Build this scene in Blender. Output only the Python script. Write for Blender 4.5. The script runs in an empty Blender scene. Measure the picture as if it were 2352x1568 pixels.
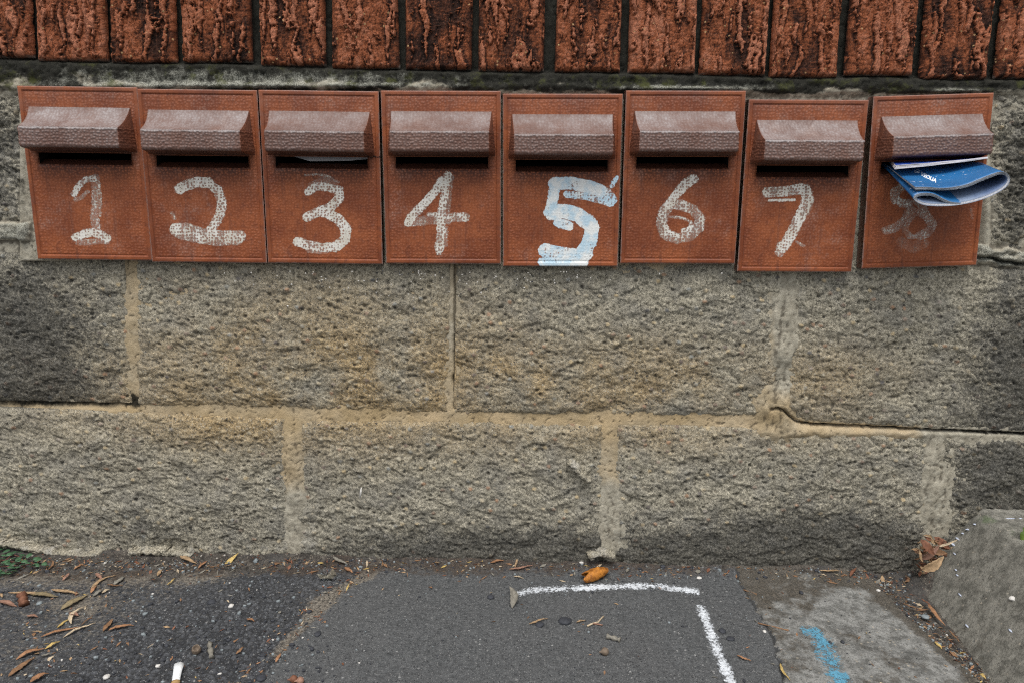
import bpy, math, random
import numpy as np
from mathutils import Vector, Matrix
from mathutils.bvhtree import BVHTree

random.seed(7)
S = bpy.context.scene
COL = S.collection

# ---------------------------------------------------------------- camera
F = 1764.0; CX = 1176.0; CY = 784.0          # focal length and centre in units of a 2352 px wide frame
PITCH = math.radians(12.6); DW = 0.912; HC = 0.0
cam = bpy.data.cameras.new('camera'); cam.sensor_width = 36; cam.lens = 36 * F / 2352
cam.clip_start = 0.01; cam.clip_end = 200
camo = bpy.data.objects.new('camera', cam); COL.objects.link(camo)
camo.location = (0, -DW, HC); camo.rotation_euler = (math.radians(90) - PITCH, 0, 0)
S.camera = camo
# ---------------------------------------------------------------- light: bright overcast
SUN_EL, SUN_AZ = math.radians(64), math.radians(-165)
w = bpy.data.worlds.new('World'); S.world = w; w.use_nodes = True
nt = w.node_tree; nt.nodes.clear()
sky = nt.nodes.new('ShaderNodeTexSky'); sky.sky_type = 'NISHITA'; sky.sun_disc = False
sky.sun_elevation = SUN_EL; sky.sun_rotation = math.radians(195); sky.air_density = 1.0; sky.dust_density = 4.0
hs = nt.nodes.new('ShaderNodeHueSaturation'); hs.inputs['Saturation'].default_value = 0.30
bg = nt.nodes.new('ShaderNodeBackground'); bg.inputs['Strength'].default_value = 0.12
wo = nt.nodes.new('ShaderNodeOutputWorld')
nt.links.new(sky.outputs[0], hs.inputs['Color']); nt.links.new(hs.outputs[0], bg.inputs[0]); nt.links.new(bg.outputs[0], wo.inputs[0])
sl = bpy.data.lights.new('sun', 'SUN'); sl.energy = 1.1; sl.angle = math.radians(30); sl.color = (1, .97, .92)
so = bpy.data.objects.new('sun', sl); COL.objects.link(so)
sd = Vector((0.22 * math.cos(SUN_EL), -0.97 * math.cos(SUN_EL), math.sin(SUN_EL)))   # towards the sun
so.rotation_euler = sd.to_track_quat('Z', 'Y').to_euler(); so.location = (0, -2, 3)
S.view_settings.view_transform = 'Standard'; S.view_settings.look = 'None'
S.cycles.use_denoising = False; S.cycles.filter_width = 1.15; S.cycles.max_bounces = 6
S.view_settings.gamma = 1; S.view_settings.exposure = 0.55; S.view_settings.use_curve_mapping = False

# ---------------------------------------------------------------- geometry of the view
sp, cp = math.sin(PITCH), math.cos(PITCH)
def ray(x, y):
    a = (np.asarray(x, float) - CX) / F; b = (CY - np.asarray(y, float)) / F
    return a, b * sp + cp, b * cp - sp
def wallp(x, y, off=0.0):
    """point on the wall plane, `off` metres in front of it"""
    a, d, e = ray(x, y); t = (DW - off) / d
    return np.stack([a * t, -DW + d * t, HC + e * t], -1)
def topx(P):
    """world point -> picture units"""
    P = np.asarray(P, float); X = P[..., 0]; Y = P[..., 1] + DW; Z = P[..., 2] - HC
    f = Y * cp - Z * sp; u = Y * sp + Z * cp
    return CX + F * X / f, CY - F * u / f
_p = wallp(100, 1268); _q = wallp(2110, 1322)
GB = (_q[2] - _p[2]) / (_q[0] - _p[0]); GA = _p[2] - GB * _p[0]
def gz(x): return GA + GB * x
def groundp(x, y, h=0.0):
    a, d, e = ray(x, y); t = (GA + h - HC) / (e - GB * a)
    X = a * t
    return np.stack([X, -DW + d * t, GA + h + GB * X], -1)

# ---------------------------------------------------------------- noise
def hsh(ix, iy, s):
    with np.errstate(over='ignore'):
        n = (ix.astype(np.int64).astype(np.uint32) * np.uint32(374761393) + iy.astype(np.int64).astype(np.uint32) * np.uint32(668265263)
             + np.uint32((s * 2654435761) & 0xffffffff))
        n = (n ^ (n >> np.uint32(13))) * np.uint32(1274126177)
        n = (n ^ (n >> np.uint32(15))) * np.uint32(2246822519)
        n ^= n >> np.uint32(16)
    return n.astype(np.float64) / 4294967296.0
def gn(x, y, s=0):
    x = np.asarray(x, float); y = np.asarray(y, float)
    ix = np.floor(x); iy = np.floor(y); fx = x - ix; fy = y - iy
    ux = fx ** 3 * (fx * (fx * 6 - 15) + 10); uy = fy ** 3 * (fy * (fy * 6 - 15) + 10)
    def g(dx, dy):
        a = hsh(ix + dx, iy + dy, s) * 2 * math.pi
        return np.cos(a) * (fx - dx) + np.sin(a) * (fy - dy)
    return 1.4 * ((g(0, 0) * (1 - ux) + g(1, 0) * ux) * (1 - uy) + (g(0, 1) * (1 - ux) + g(1, 1) * ux) * uy)
def fbm(x, y, s=0, o=4, r=0.5):
    v = 0; a = 1; t = 0
    for k in range(o):
        v = v + a * gn(x * 2 ** k + 17.3 * k, y * 2 ** k - 9.1 * k, s + k); t += a; a *= r
    return v / t
def ridge(x, y, s=0, o=4):
    v = 0; a = 1; t = 0
    for k in range(o):
        v = v + a * (1 - 2 * np.abs(gn(x * 2 ** k + 5.3 * k, y * 2 ** k, s + k))); t += a; a *= .5
    return v / t
def worley(x, y, s=0, jit=0.9):
    x = np.asarray(x, float); y = np.asarray(y, float)
    ix = np.floor(x); iy = np.floor(y)
    f1 = np.full(x.shape, 9.); f2 = np.full(x.shape, 9.); c = np.zeros(x.shape)
    for dx in (-1, 0, 1):
        for dy in (-1, 0, 1):
            a = ix + dx; b = iy + dy
            px = a + .5 + jit * (hsh(a, b, s) - .5); py = b + .5 + jit * (hsh(a, b, s + 71) - .5)
            d = np.hypot(px - x, py - y); r = hsh(a, b, s + 133)
            n = d < f1
            f2 = np.where(n, f1, np.minimum(f2, d)); c = np.where(n, r, c); f1 = np.where(n, d, f1)
    return f1, f2, c
def ss(e0, e1, x):
    t = np.clip((x - e0) / (e1 - e0), 0, 1); return t * t * (3 - 2 * t)
def blob(px, py, cx, cy, rx, ry, p=2.0):
    return np.exp(-(((px - cx) / rx) ** 2 + ((py - cy) / ry) ** 2) ** (p / 2))

# ---------------------------------------------------------------- object helpers
def link(o, parent=None):
    COL.objects.link(o)
    if parent is not None: o.parent = parent
    return o
def thing(name, label, cat, loc=(0, 0, 0), group=None, rot=(0, 0, 0)):
    o = bpy.data.objects.new(name, None); o.empty_display_size = 0.02; link(o)
    o.location = loc; o.rotation_euler = rot; o['label'] = label; o['category'] = cat
    if group: o['group'] = group
    return o
def tag(o, label=None, cat=None, group=None, kind=None):
    if label: o['label'] = label
    if cat: o['category'] = cat
    if group: o['group'] = group
    if kind: o['kind'] = kind
    return o
def mesh(name, V, Fc, mat, attrs=None, smooth=True):
    me = bpy.data.meshes.new(name)
    V = np.asarray(V, np.float32); Fc = np.asarray(Fc, np.int32)
    n = len(V); k = Fc.shape[1]
    me.vertices.add(n); me.vertices.foreach_set('co', V.ravel())
    me.loops.add(Fc.size); me.loops.foreach_set('vertex_index', Fc.ravel())
    me.polygons.add(len(Fc)); me.polygons.foreach_set('loop_start', np.arange(0, Fc.size, k, dtype=np.int32))
    me.polygons.foreach_set('use_smooth', np.full(len(Fc), smooth))
    me.update(calc_edges=True)
    for a, v in (attrs or {}).items():
        at = me.attributes.new(a, 'FLOAT', 'POINT'); at.data.foreach_set('value', np.asarray(v, np.float32).ravel())
    if mat: me.materials.append(mat)
    return me
def obj(name, me, parent=None):
    return link(bpy.data.objects.new(name, me), parent)
def gridfaces(nu, nv, mask=None):
    i = np.arange(nu * nv).reshape(nu, nv)
    f = np.stack([i[:-1, :-1], i[1:, :-1], i[1:, 1:], i[:-1, 1:]], -1)
    return f[mask] if mask is not None else f.reshape(-1, 4)
def compact(V, Fc, attrs):
    u, inv = np.unique(Fc, return_inverse=True)
    return V[u], inv.reshape(Fc.shape), {k: np.asarray(v).ravel()[u] for k, v in attrs.items()}
def gridobj(name, P, mat, parent=None, attrs=None, mask=None, flip=False):
    nu, nv = P.shape[:2]
    f = gridfaces(nu, nv, mask)
    if flip: f = f[:, ::-1]
    V, f, at = compact(P.reshape(-1, 3), f, attrs or {})
    return obj(name, mesh(name, V, f, mat, at), parent)
def poly(name, V, Fs, mat, parent=None, smooth=False):
    me = bpy.data.meshes.new(name); me.from_pydata([tuple(v) for v in V], [], Fs); me.update()
    if mat: me.materials.append(mat)
    if smooth:
        for p in me.polygons: p.use_smooth = True
    return obj(name, me, parent)
def tube(pts, rads, n=8, rough=0.0, seed=0):
    """tapered tube along a polyline, capped; returns verts, faces"""
    rr = random.Random(seed); pts = [Vector(p) for p in pts]; V = []; Fs = []
    for i, p in enumerate(pts):
        d = (pts[min(i + 1, len(pts) - 1)] - pts[max(i - 1, 0)]).normalized()
        a = d.cross(Vector((0, 0.03, 1))).normalized(); b = d.cross(a)
        for k in range(n):
            t = 2 * math.pi * k / n; r = rads[i] * (1 + rough * rr.uniform(-1, 1))
            V.append(p + a * math.cos(t) * r + b * math.sin(t) * r)
    for i in range(len(pts) - 1):
        for k in range(n):
            k2 = (k + 1) % n; Fs.append((i * n + k, i * n + k2, (i + 1) * n + k2, (i + 1) * n + k))
    Fs.append(tuple(range(n))[::-1]); Fs.append(tuple((len(pts) - 1) * n + k for k in range(n)))
    return V, Fs

# ---------------------------------------------------------------- material helpers
class NT:
    def __init__(s, name, rough=0.8, spec=0.3):
        s.m = bpy.data.materials.new(name); s.m.use_nodes = True; s.t = s.m.node_tree
        s.t.nodes.clear()
        s.out = s.t.nodes.new('ShaderNodeOutputMaterial'); s.b = s.t.nodes.new('ShaderNodeBsdfPrincipled')
        s.l(s.b.outputs[0], s.out.inputs[0])
        s.b.inputs['Roughness'].default_value = rough; s.b.inputs['Specular IOR Level'].default_value = spec
        s.co = s.t.nodes.new('ShaderNodeTexCoord').outputs['Object']
    def l(s, a, b): s.t.links.new(a, b)
    def n(s, ty): return s.t.nodes.new(ty)
    def put(s, sock, v):
        if hasattr(v, 'links'): s.l(v, sock)
        elif isinstance(v, (tuple, list)): sock.default_value = (*v, 1) if len(v) == 3 and len(sock.default_value) == 4 else v
        else: sock.default_value = v
    def attr(s, a):
        n = s.n('ShaderNodeAttribute'); n.attribute_name = a; return n.outputs['Fac']
    def rand(s): return s.n('ShaderNodeObjectInfo').outputs['Random']
    def math(s, op, a, b=0.0, clamp=False):
        n = s.n('ShaderNodeMath'); n.operation = op; n.use_clamp = clamp
        s.put(n.inputs[0], a); s.put(n.inputs[1], b); return n.outputs[0]
    def scale(s, v):
        n = s.n('ShaderNodeMapping'); n.inputs['Scale'].default_value = v; s.l(s.co, n.inputs[0]); return n.outputs[0]
    def noise(s, sc, det=4, rough=.6, vec=None, w=None):
        n = s.n('ShaderNodeTexNoise'); n.inputs['Scale'].default_value = sc; n.inputs['Detail'].default_value = det
        n.inputs['Roughness'].default_value = rough
        if w is not None: n.noise_dimensions = '4D'; s.put(n.inputs['W'], w)
        s.l(vec or s.co, n.inputs['Vector']); return n.outputs['Fac']
    def vor(s, sc, out='Distance', vec=None, feat='F1', rnd=1.0):
        n = s.n('ShaderNodeTexVoronoi'); n.feature = feat; n.inputs['Scale'].default_value = sc
        n.inputs['Randomness'].default_value = rnd
        s.l(vec or s.co, n.inputs['Vector']); return n.outputs[out]
    def step(s, v, a, b, lo=0.0, hi=1.0):
        n = s.n('ShaderNodeMapRange'); n.interpolation_type = 'SMOOTHSTEP'
        s.put(n.inputs['Value'], v); n.inputs['From Min'].default_value = a; n.inputs['From Max'].default_value = b
        n.inputs['To Min'].default_value = lo; n.inputs['To Max'].default_value = hi; return n.outputs[0]
    def mix(s, f, a, b, mode='MIX'):
        n = s.n('ShaderNodeMix'); n.data_type = 'RGBA'; n.blend_type = mode
        s.put(n.inputs[0], f); s.put(n.inputs[6], a); s.put(n.inputs[7], b); return n.outputs[2]
    def ramp(s, f, stops):
        n = s.n('ShaderNodeValToRGB'); e = n.color_ramp.elements
        while len(e) < len(stops): e.new(0.5)
        for i, (p, c) in enumerate(stops): e[i].position = p; e[i].color = (*c, 1)
        s.put(n.inputs[0], f); return n.outputs[0]
    def col(s, c): s.put(s.b.inputs['Base Color'], c)
    def bump(s, h, st=.5, dist=.001, prev=None):
        n = s.n('ShaderNodeBump'); n.inputs['Strength'].default_value = st; n.inputs['Distance'].default_value = dist
        s.l(h, n.inputs['Height'])
        if prev: s.l(prev, n.inputs['Normal'])
        s.l(n.outputs[0], s.b.inputs['Normal']); return n.outputs[0]

# stone: grainy rock-faced concrete block, tinted by stain attributes carried by the mesh
def mat_stone(name='split_face_stone'):
    m = NT(name, .93, .15)
    big = m.noise(9, 5, .65); fine = m.noise(420, 3, .7); mid = m.noise(90, 5, .7); grit = m.noise(900, 2, .6)
    c = m.mix(m.step(m.noise(300, 6, .8), .36, .62), (.195, .180, .135), (.57, .525, .41))
    c = m.mix(m.step(m.noise(26, 4, .6), .42, .66, 0, .55), c, (.22, .215, .195))
    wf = m.math('MULTIPLY', m.attr('warm'), m.step(big, .28, .62))
    c = m.mix(m.math('MULTIPLY', wf, .8), c, m.mix(m.step(m.noise(240, 5, .8), .36, .64), (.25, .175, .085), (.60, .45, .25)))
    # embedded pebbles and dark grains
    for sc, th, pale, dark, amt in ((150, .16, (.50, .44, .33), (.05, .055, .06), .80), (330, .26, (.44, .41, .34), (.04, .04, .04), .62)):
        v = m.vor(sc); cc = m.vor(sc, 'Color'); sep = m.n('ShaderNodeSeparateColor'); m.l(cc, sep.inputs[0])
        on = m.math('MULTIPLY', m.step(v, th * 1.6, th), m.step(sep.outputs[0], .60, .64))
        c = m.mix(m.math('MULTIPLY', on, amt), c, m.mix(m.step(sep.outputs[1], .42, .58), dark, pale))
    c = m.mix(m.step(m.noise(560, 4, .85), .535, .63, 0, .85), c, (.050, .046, .038)); c = m.mix(m.step(m.noise(610, 3, .8, vec=m.scale((.9, 1, 1.1))), .56, .66, 0, .55), c, (.62, .58, .47))
    crk = m.math('ABSOLUTE', m.math('SUBTRACT', m.noise(130, 5, .75), .5))
    c = m.mix(m.step(crk, .022, .004, 0, .55), c, (.05, .045, .036))
    c = m.mix(m.step(grit, .60, .74, 0, .4), c, (.50, .47, .40))
    c = m.mix(m.math('MULTIPLY', m.attr('peb'), .85), c, m.ramp(m.attr('pebc'), [(0, (.50, .46, .36)), (.35, (.55, .43, .25)), (.6, (.30, .31, .29)), (.8, (.42, .25, .15)), (1, (.09, .10, .11))]))
    # dirt lodged in hollows
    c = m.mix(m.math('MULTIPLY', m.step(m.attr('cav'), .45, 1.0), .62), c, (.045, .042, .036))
    # black algae
    dk = m.math('ADD', m.attr('dark'), m.math('MULTIPLY', m.math('SUBTRACT', m.noise(60, 8, .85), .5), 2.0)); dk = m.math('ADD', dk, m.math('MULTIPLY', m.math('SUBTRACT', m.noise(330, 4, .8), .5), 2.6))
    c = m.mix(m.math('MULTIPLY', m.step(dk, .32, 1.15), .80), c, m.mix(m.step(fine, .46, .62), (.028, .029, .028), (.15, .145, .13)))
    # grey-white lichen / efflorescence
    pl = m.math('ADD', m.attr('pale'), m.math('MULTIPLY', m.math('SUBTRACT', m.noise(80, 6, .75), .5), 1.7))
    c = m.mix(m.math('MULTIPLY', m.step(pl, .45, .95), .8), c, m.mix(m.step(fine, .42, .6), (.56, .53, .46), (.33, .32, .28)))
    m.col(c)
    n1 = m.bump(m.noise(330, 5, .8), .7, .0022); m.bump(m.noise(950, 3, .7), .7, .0010, n1)
    return m.m
def mat_mortar():
    m = NT('lime_mortar', .95, .1)
    a = m.noise(120, 4, .6); f = m.noise(700, 3, .7); b = m.noise(14, 4, .6)
    c = m.mix(m.step(b, .3, .7), (.40, .30, .165), (.53, .41, .25))
    c = m.mix(m.attr('greyed'), c, m.mix(m.step(a, .35, .65), (.30, .275, .215), (.43, .40, .32)))
    c = m.mix(m.step(f, .56, .72, 0, .5), c, (.16, .12, .07))
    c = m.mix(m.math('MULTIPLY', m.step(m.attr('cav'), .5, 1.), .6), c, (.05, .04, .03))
    dk = m.math('ADD', m.attr('dark'), m.math('MULTIPLY', m.math('SUBTRACT', m.noise(48, 6, .75), .5), 1.9))
    dk = m.step(dk, .30, .85)
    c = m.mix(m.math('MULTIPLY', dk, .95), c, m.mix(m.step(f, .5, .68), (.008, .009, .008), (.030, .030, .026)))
    pl = m.math('ADD', m.attr('pale'), m.math('MULTIPLY', m.math('SUBTRACT', m.noise(60, 7, .8), .5), 2.3))
    c = m.mix(m.math('MULTIPLY', m.step(pl, .42, 1.0), .8), c, m.mix(m.step(f, .40, .62), (.42, .42, .36), (.10, .10, .08)))
    mo = m.math('MULTIPLY', m.attr('moss'), m.step(m.noise(38, 5, .7), .52, .68))
    c = m.mix(m.math('MULTIPLY', mo, .7), c, (.07, .075, .025))
    m.col(c); n1 = m.bump(a, .5, .002); m.bump(f, .6, .001, n1)
    return m.m
def mat_brick():
    m = NT('rustic_brick', .92, .12)
    h = m.attr('h'); f = m.noise(500, 4, .7, w=m.rand()); g = m.noise(70, 4, .6, w=m.math('MULTIPLY', m.rand(), 9))
    stri = m.noise(60, 3, .6, vec=m.scale((1, 1, 12)))
    hh = m.math('ADD', m.math('ADD', h, .10), m.math('MULTIPLY', m.math('SUBTRACT', g, .5), .7)); hh = m.math('ADD', hh, m.math('MULTIPLY', m.math('SUBTRACT', stri, .5), .35)); hh = m.math('ADD', hh, m.math('MULTIPLY', m.math('SUBTRACT', f, .5), .55))
    hh = m.math('ADD', hh, m.math('MULTIPLY', m.math('SUBTRACT', m.rand(), .5), .22))
    c = m.ramp(hh, [(.0, (.022, .014, .012)), (.26, (.065, .028, .019)), (.42, (.165, .056, .028)), (.60, (.32, .102, .045)), (.92, (.46, .185, .108))])
    c = m.mix(m.step(f, .53, .66, 0, .75), c, (.04, .018, .012)); c = m.mix(m.step(m.noise(340, 5, .8), .57, .68, 0, .5), c, (.46, .23, .15))
    ck = m.vor(75, feat='DISTANCE_TO_EDGE', vec=m.scale((1.4, 1, .9)));  c = m.mix(m.step(ck, .035, .0, 0, .7), c, (.03, .014, .010))
    v = m.vor(190); cc = m.vor(190, 'Color'); sep = m.n('ShaderNodeSeparateColor'); m.l(cc, sep.inputs[0])
    c = m.mix(m.math('MULTIPLY', m.step(v, .26, .16), m.step(sep.outputs[0], .86, .88)), c, (.52, .34, .17))
    pl = m.math('ADD', m.attr('pale'), m.math('MULTIPLY', m.math('SUBTRACT', m.noise(95, 6, .8), .5), 1.8))
    c = m.mix(m.math('MULTIPLY', m.step(pl, .5, 1.), .6), c, (.36, .33, .29))
    m.col(c); n1 = m.bump(m.noise(160, 6, .8, vec=m.scale((1, 1, .45))), .8, .003); m.bump(f, .9, .0016, n1)
    return m.m
def mat_box():
    m = NT('terracotta_metal', .55, .28)
    b = m.noise(22, 5, .6, w=m.math('MULTIPLY', m.rand(), 20)); f = m.noise(600, 3, .6); g = m.noise(130, 5, .7)
    c = m.mix(m.step(b, .32, .68), (.205, .052, .019), (.365, .104, .035))
    c = m.mix(m.step(g, .48, .68, 0, .6), c, (.13, .034, .018))
    st = m.noise(40, 4, .7, vec=m.scale((3, 1, .35))); c = m.mix(m.step(st, .52, .70, 0, .40), c, (.12, .045, .030))
    c = m.mix(m.step(m.noise(260, 4, .8), .56, .70, 0, .45), c, (.40, .16, .07))
    c = m.mix(m.math('MULTIPLY', m.attr('bumph'), .16), c, (.46, .22, .14))
    c = m.mix(m.math('MULTIPLY', m.math('SUBTRACT', 1.15, m.attr('bumph')), m.math('MULTIPLY', m.attr('grime_shade'), .62), True), c, (.05, .018, .012))  # overall grime and the shade painted in below the slot
    # chalky bloom on the weathered hood
    fd = m.math('MULTIPLY', m.attr('fade'), m.step(m.noise(34, 6, .75, w=m.math('MULTIPLY', m.rand(), 31)), .32, .66, .30, 1.15))
    fd = m.math('MULTIPLY', fd, m.math('ADD', .42, m.math('MULTIPLY', m.attr('bumph'), .9)))
    c = m.mix(m.math('MULTIPLY', m.attr('hoody'), .78), c, (.100, .058, .045))
    c = m.mix(m.math('MULTIPLY', fd, m.step(m.rand(), 0, 1, .62, 1.0), True), c, (.33, .295, .288))
    c = m.mix(m.step(m.noise(75, 7, .85, w=m.math('MULTIPLY', m.rand(), 77)), .665, .70, 0, .75), c, (.27, .25, .25))
    du = m.step(m.noise(19, 6, .75, w=m.math('MULTIPLY', m.rand(), 13)), .50, .74, 0, .42); c = m.mix(m.math('MULTIPLY', du, m.math('ADD', .35, m.attr('bumph'))), c, (.36, .27, .235))
    # scratches of pale dust
    c = m.mix(m.math('MULTIPLY', m.step(m.noise(46, 8, .75, w=m.math('MULTIPLY', m.rand(), 50)), .66, .76), .4), c, (.45, .36, .32))
    c = m.mix(m.math('MULTIPLY', m.attr('edge'), m.step(g, .3, .62)), c, (.30, .20, .17))
    m.col(c)
    m.put(m.b.inputs['Roughness'], m.step(b, .3, .7, .44, .60))
    m.bump(f, .25, .0005)
    return m.m
def mat_numpaint(name, c0, c1):
    m = NT(name, .75, .3)
    m.col(m.mix(m.step(m.noise(60, 4, .6), .4, .6), c0, c1))
    k = m.math('ADD', m.attr('dens'), m.math('MULTIPLY', m.math('SUBTRACT', m.noise(420, 5, .75), .5), 1.1))
    k = m.math('SUBTRACT', k, m.math('MULTIPLY', m.attr('dot'), .60))
    a = m.math('MAXIMUM', m.step(k, .20, .60), m.math('MULTIPLY', m.step(m.attr('dens'), .05, .5), .24))
    tr = m.n('ShaderNodeBsdfTransparent'); mx = m.n('ShaderNodeMixShader')
    m.l(a, mx.inputs[0]); m.l(tr.outputs[0], mx.inputs[1]); m.l(m.b.outputs[0], mx.inputs[2]); m.l(mx.outputs[0], m.out.inputs[0])
    return m.m
def mat_asphalt(name, coarse):
    m = NT(name, .85, .35)
    f = m.noise(800, 3, .7); g = m.noise(150, 4, .65); b = m.noise(8, 4, .6)
    if coarse: c = m.mix(m.attr('cell'), (.026, .028, .032), (.085, .090, .098))
    else: c = m.mix(m.step(g, .3, .7), (.070, .074, .076), (.116, .121, .123))
    c = m.mix(m.step(b, .35, .7, 0, .35), c, (.105, .105, .105))
    c = m.mix(m.step(m.noise(350, 5, .85), .52, .62, 0, .6), c, (.030, .031, .033)); c = m.mix(m.step(m.noise(390, 5, .85, vec=m.scale((.9, 1.1, 1))), .55, .65, 0, .5), c, (.19, .19, .185))
    for sc, th, col in ((520, .62, (.26, .26, .25)), (230, .955, (.36, .36, .35)), (330, .74, (.016, .017, .02))):
        v = m.vor(sc); cc = m.vor(sc, 'Color'); sep = m.n('ShaderNodeSeparateColor'); m.l(cc, sep.inputs[0])
        c = m.mix(m.math('MULTIPLY', m.step(v, .36, .22), m.step(sep.outputs[0], th, th + .03, 0, .75)), c, col)
    c = m.mix(m.step(f, .54, .7, 0, .6), c, (.02, .02, .021))
    sd = m.math('ADD', m.attr('sand'), m.math('MULTIPLY', m.math('SUBTRACT', m.noise(170, 5, .75), .5), 1.8))
    c = m.mix(m.math('MULTIPLY', m.step(sd, .45, .9), .8), c, m.mix(m.step(f, .42, .6), (.27, .24, .19), (.12, .10, .08)))
    di = m.math('ADD', m.attr('dirt'), m.math('MULTIPLY', m.math('SUBTRACT', m.noise(90, 6, .75), .5), 1.6))
    c = m.mix(m.math('MULTIPLY', m.step(di, .35, .9), .9), c, m.mix(m.step(f, .45, .62), (.035, .026, .020), (.115, .085, .06)))
    c = m.mix(m.math('MULTIPLY', m.step(m.attr('cav'), .4, 1.), .6), c, (.02, .02, .02))
    m.col(c); n1 = m.bump(g, .5, .002); m.bump(f, .8, .0012, n1)
    return m.m
def mat_concrete(name, c0, c1, streak=0.5):
    m = NT(name, .9, .2)
    f = m.noise(650, 3, .7); g = m.noise(75, 6, .72); b = m.noise(9, 4, .6)
    c = m.mix(m.step(g, .34, .62), c0, c1)
    c = m.mix(m.step(m.noise(30, 5, .7), .45, .7, 0, streak), c, tuple(x * .45 for x in c0))
    c = m.mix(m.step(f, .56, .7, 0, .6), c, tuple(x * .35 for x in c0))
    c = m.mix(m.step(m.noise(420, 5, .85), .52, .62, 0, .75), c, tuple(x * .4 for x in c0)); c = m.mix(m.step(m.noise(500, 5, .85, vec=m.scale((1.1, .9, 1))), .57, .68, 0, .6), c, tuple(min(1, x * 1.6) for x in c1))
    v = m.vor(210); cc = m.vor(210, 'Color'); sep = m.n('ShaderNodeSeparateColor'); m.l(cc, sep.inputs[0])
    c = m.mix(m.math('MULTIPLY', m.step(v, .34, .2), m.step(sep.outputs[0], .72, .75, 0, .8)), c, m.mix(sep.outputs[1], (.05, .05, .05), (.40, .36, .29)))
    di = m.math('ADD', m.attr('dirt'), m.math('MULTIPLY', m.math('SUBTRACT', m.noise(60, 6, .75), .5), 1.6))
    c = m.mix(m.math('MULTIPLY', m.step(di, .35, .9), .85), c, m.mix(m.step(f, .45, .62), (.04, .035, .027), (.13, .11, .085)))
    gr = m.math('ADD', m.attr('moss'), m.math('MULTIPLY', m.math('SUBTRACT', m.noise(50, 5, .7), .5), 1.4))
    c = m.mix(m.math('MULTIPLY', m.step(gr, .4, .9), .6), c, (.13, .19, .085))
    m.col(c); n1 = m.bump(g, .5, .0016); m.bump(f, .6, .0009, n1)
    return m.m
def mat_soil():
    m = NT('soil', .95, .1)
    f = m.noise(500, 4, .7); g = m.noise(110, 5, .7)
    c = m.mix(m.step(g, .35, .65), (.042, .038, .034), (.120, .108, .092))
    c = m.mix(m.step(f, .5, .64, 0, .8), c, (.018, .014, .013))
    for sc, th, col in ((450, .70, (.30, .26, .20)), (240, .93, (.48, .45, .40)), (330, .86, (.16, .055, .03))):
        v = m.vor(sc); cc = m.vor(sc, 'Color'); sep = m.n('ShaderNodeSeparateColor'); m.l(cc, sep.inputs[0])
        c = m.mix(m.math('MULTIPLY', m.step(v, .38, .2), m.step(sep.outputs[0], th, th + .03, 0, .85)), c, col)
    c = m.mix(m.step(m.noise(28, 4, .6), .45, .65, 0, .6), c, (.085, .083, .080))
    m.col(c); n1 = m.bump(g, .6, .003); m.bump(f, .9, .0015, n1)
    return m.m
def mat_plain(name, c, rough=.8, spec=.3, var=.35, sc=120, bumpd=.0006, c2=None):
    m = NT(name, rough, spec)
    g = m.noise(sc, 5, .7, w=m.rand())
    m.col(m.mix(m.step(g, .3, .7), tuple(x * (1 - var) for x in c), c2 or tuple(min(1, x * (1 + var * .6)) for x in c)))
    if bumpd: m.bump(g, .5, bumpd)
    return m.m
def mat_spray(name, c0):
    m = NT(name, .85, .2)
    m.col(m.mix(m.step(m.noise(200, 4, .6), .35, .6), tuple(x * .8 for x in c0), c0))
    k = m.math('ADD', m.attr('dens'), m.math('MULTIPLY', m.math('SUBTRACT', m.noise(300, 5, .75), .5), 2.6)); k = m.math('ADD', k, m.math('MULTIPLY', m.math('SUBTRACT', m.noise(45, 4, .6), .5), 1.3))
    a = m.math('MULTIPLY', m.step(k, .26, .70), m.step(m.attr('dens'), 0.0, .25)); a = m.math('MULTIPLY', a, .93)
    tr = m.n('ShaderNodeBsdfTransparent'); mx = m.n('ShaderNodeMixShader')
    m.l(a, mx.inputs[0]); m.l(tr.outputs[0], mx.inputs[1]); m.l(m.b.outputs[0], mx.inputs[2]); m.l(mx.outputs[0], m.out.inputs[0])
    m.bump(m.noise(500, 3, .7), .6, .001)
    return m.m
M_STONE = mat_stone(); M_MORTAR = mat_mortar(); M_BRICK = mat_brick(); M_BOX = mat_box()
M_NUM = mat_numpaint('cream_paint', (.62, .58, .50), (.74, .72, .66)); M_NUMB = mat_numpaint('pale_blue_paint', (.50, .66, .76), (.78, .80, .78))
M_COARSE = mat_asphalt('coarse_asphalt', True); M_SMOOTH = mat_asphalt('fine_asphalt', False)
M_SLAB = mat_concrete('weathered_concrete', (.110, .110, .102), (.275, .275, .26)); M_KERB = mat_concrete('kerb_concrete', (.12, .117, .100), (.27, .26, .225), .25)
M_SOIL = mat_soil(); M_DARK = mat_plain('dark_inside', (.012, .010, .009), .7, .2, bumpd=0)
M_SILL = mat_plain('stained_sill', (.055, .018, .010), .6, .3, sc=90)
M_LEAF = {k: mat_plain('dry_leaf_' + k, c, .7, .25, .38, 260, .0006) for k, c in dict(
    tan=(.38, .26, .15), orange=(.34, .18, .095), brown=(.23, .13, .07), olive=(.24, .19, .11), pink=(.30, .17, .12),
    pale=(.52, .42, .29), grey=(.23, .215, .18), rust=(.19, .085, .05), yellow=(.50, .36, .13)).items()}

# ================================================================ THE WALL
wall = thing('block_wall', 'grey yellow rock faced block wall with a row of rough red bricks along its top', 'wall', tuple(wallp(1176, 1290)))
def wchild(o):
    o.matrix_parent_inverse = Matrix.Translation(wall.location).inverted(); return o

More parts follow.
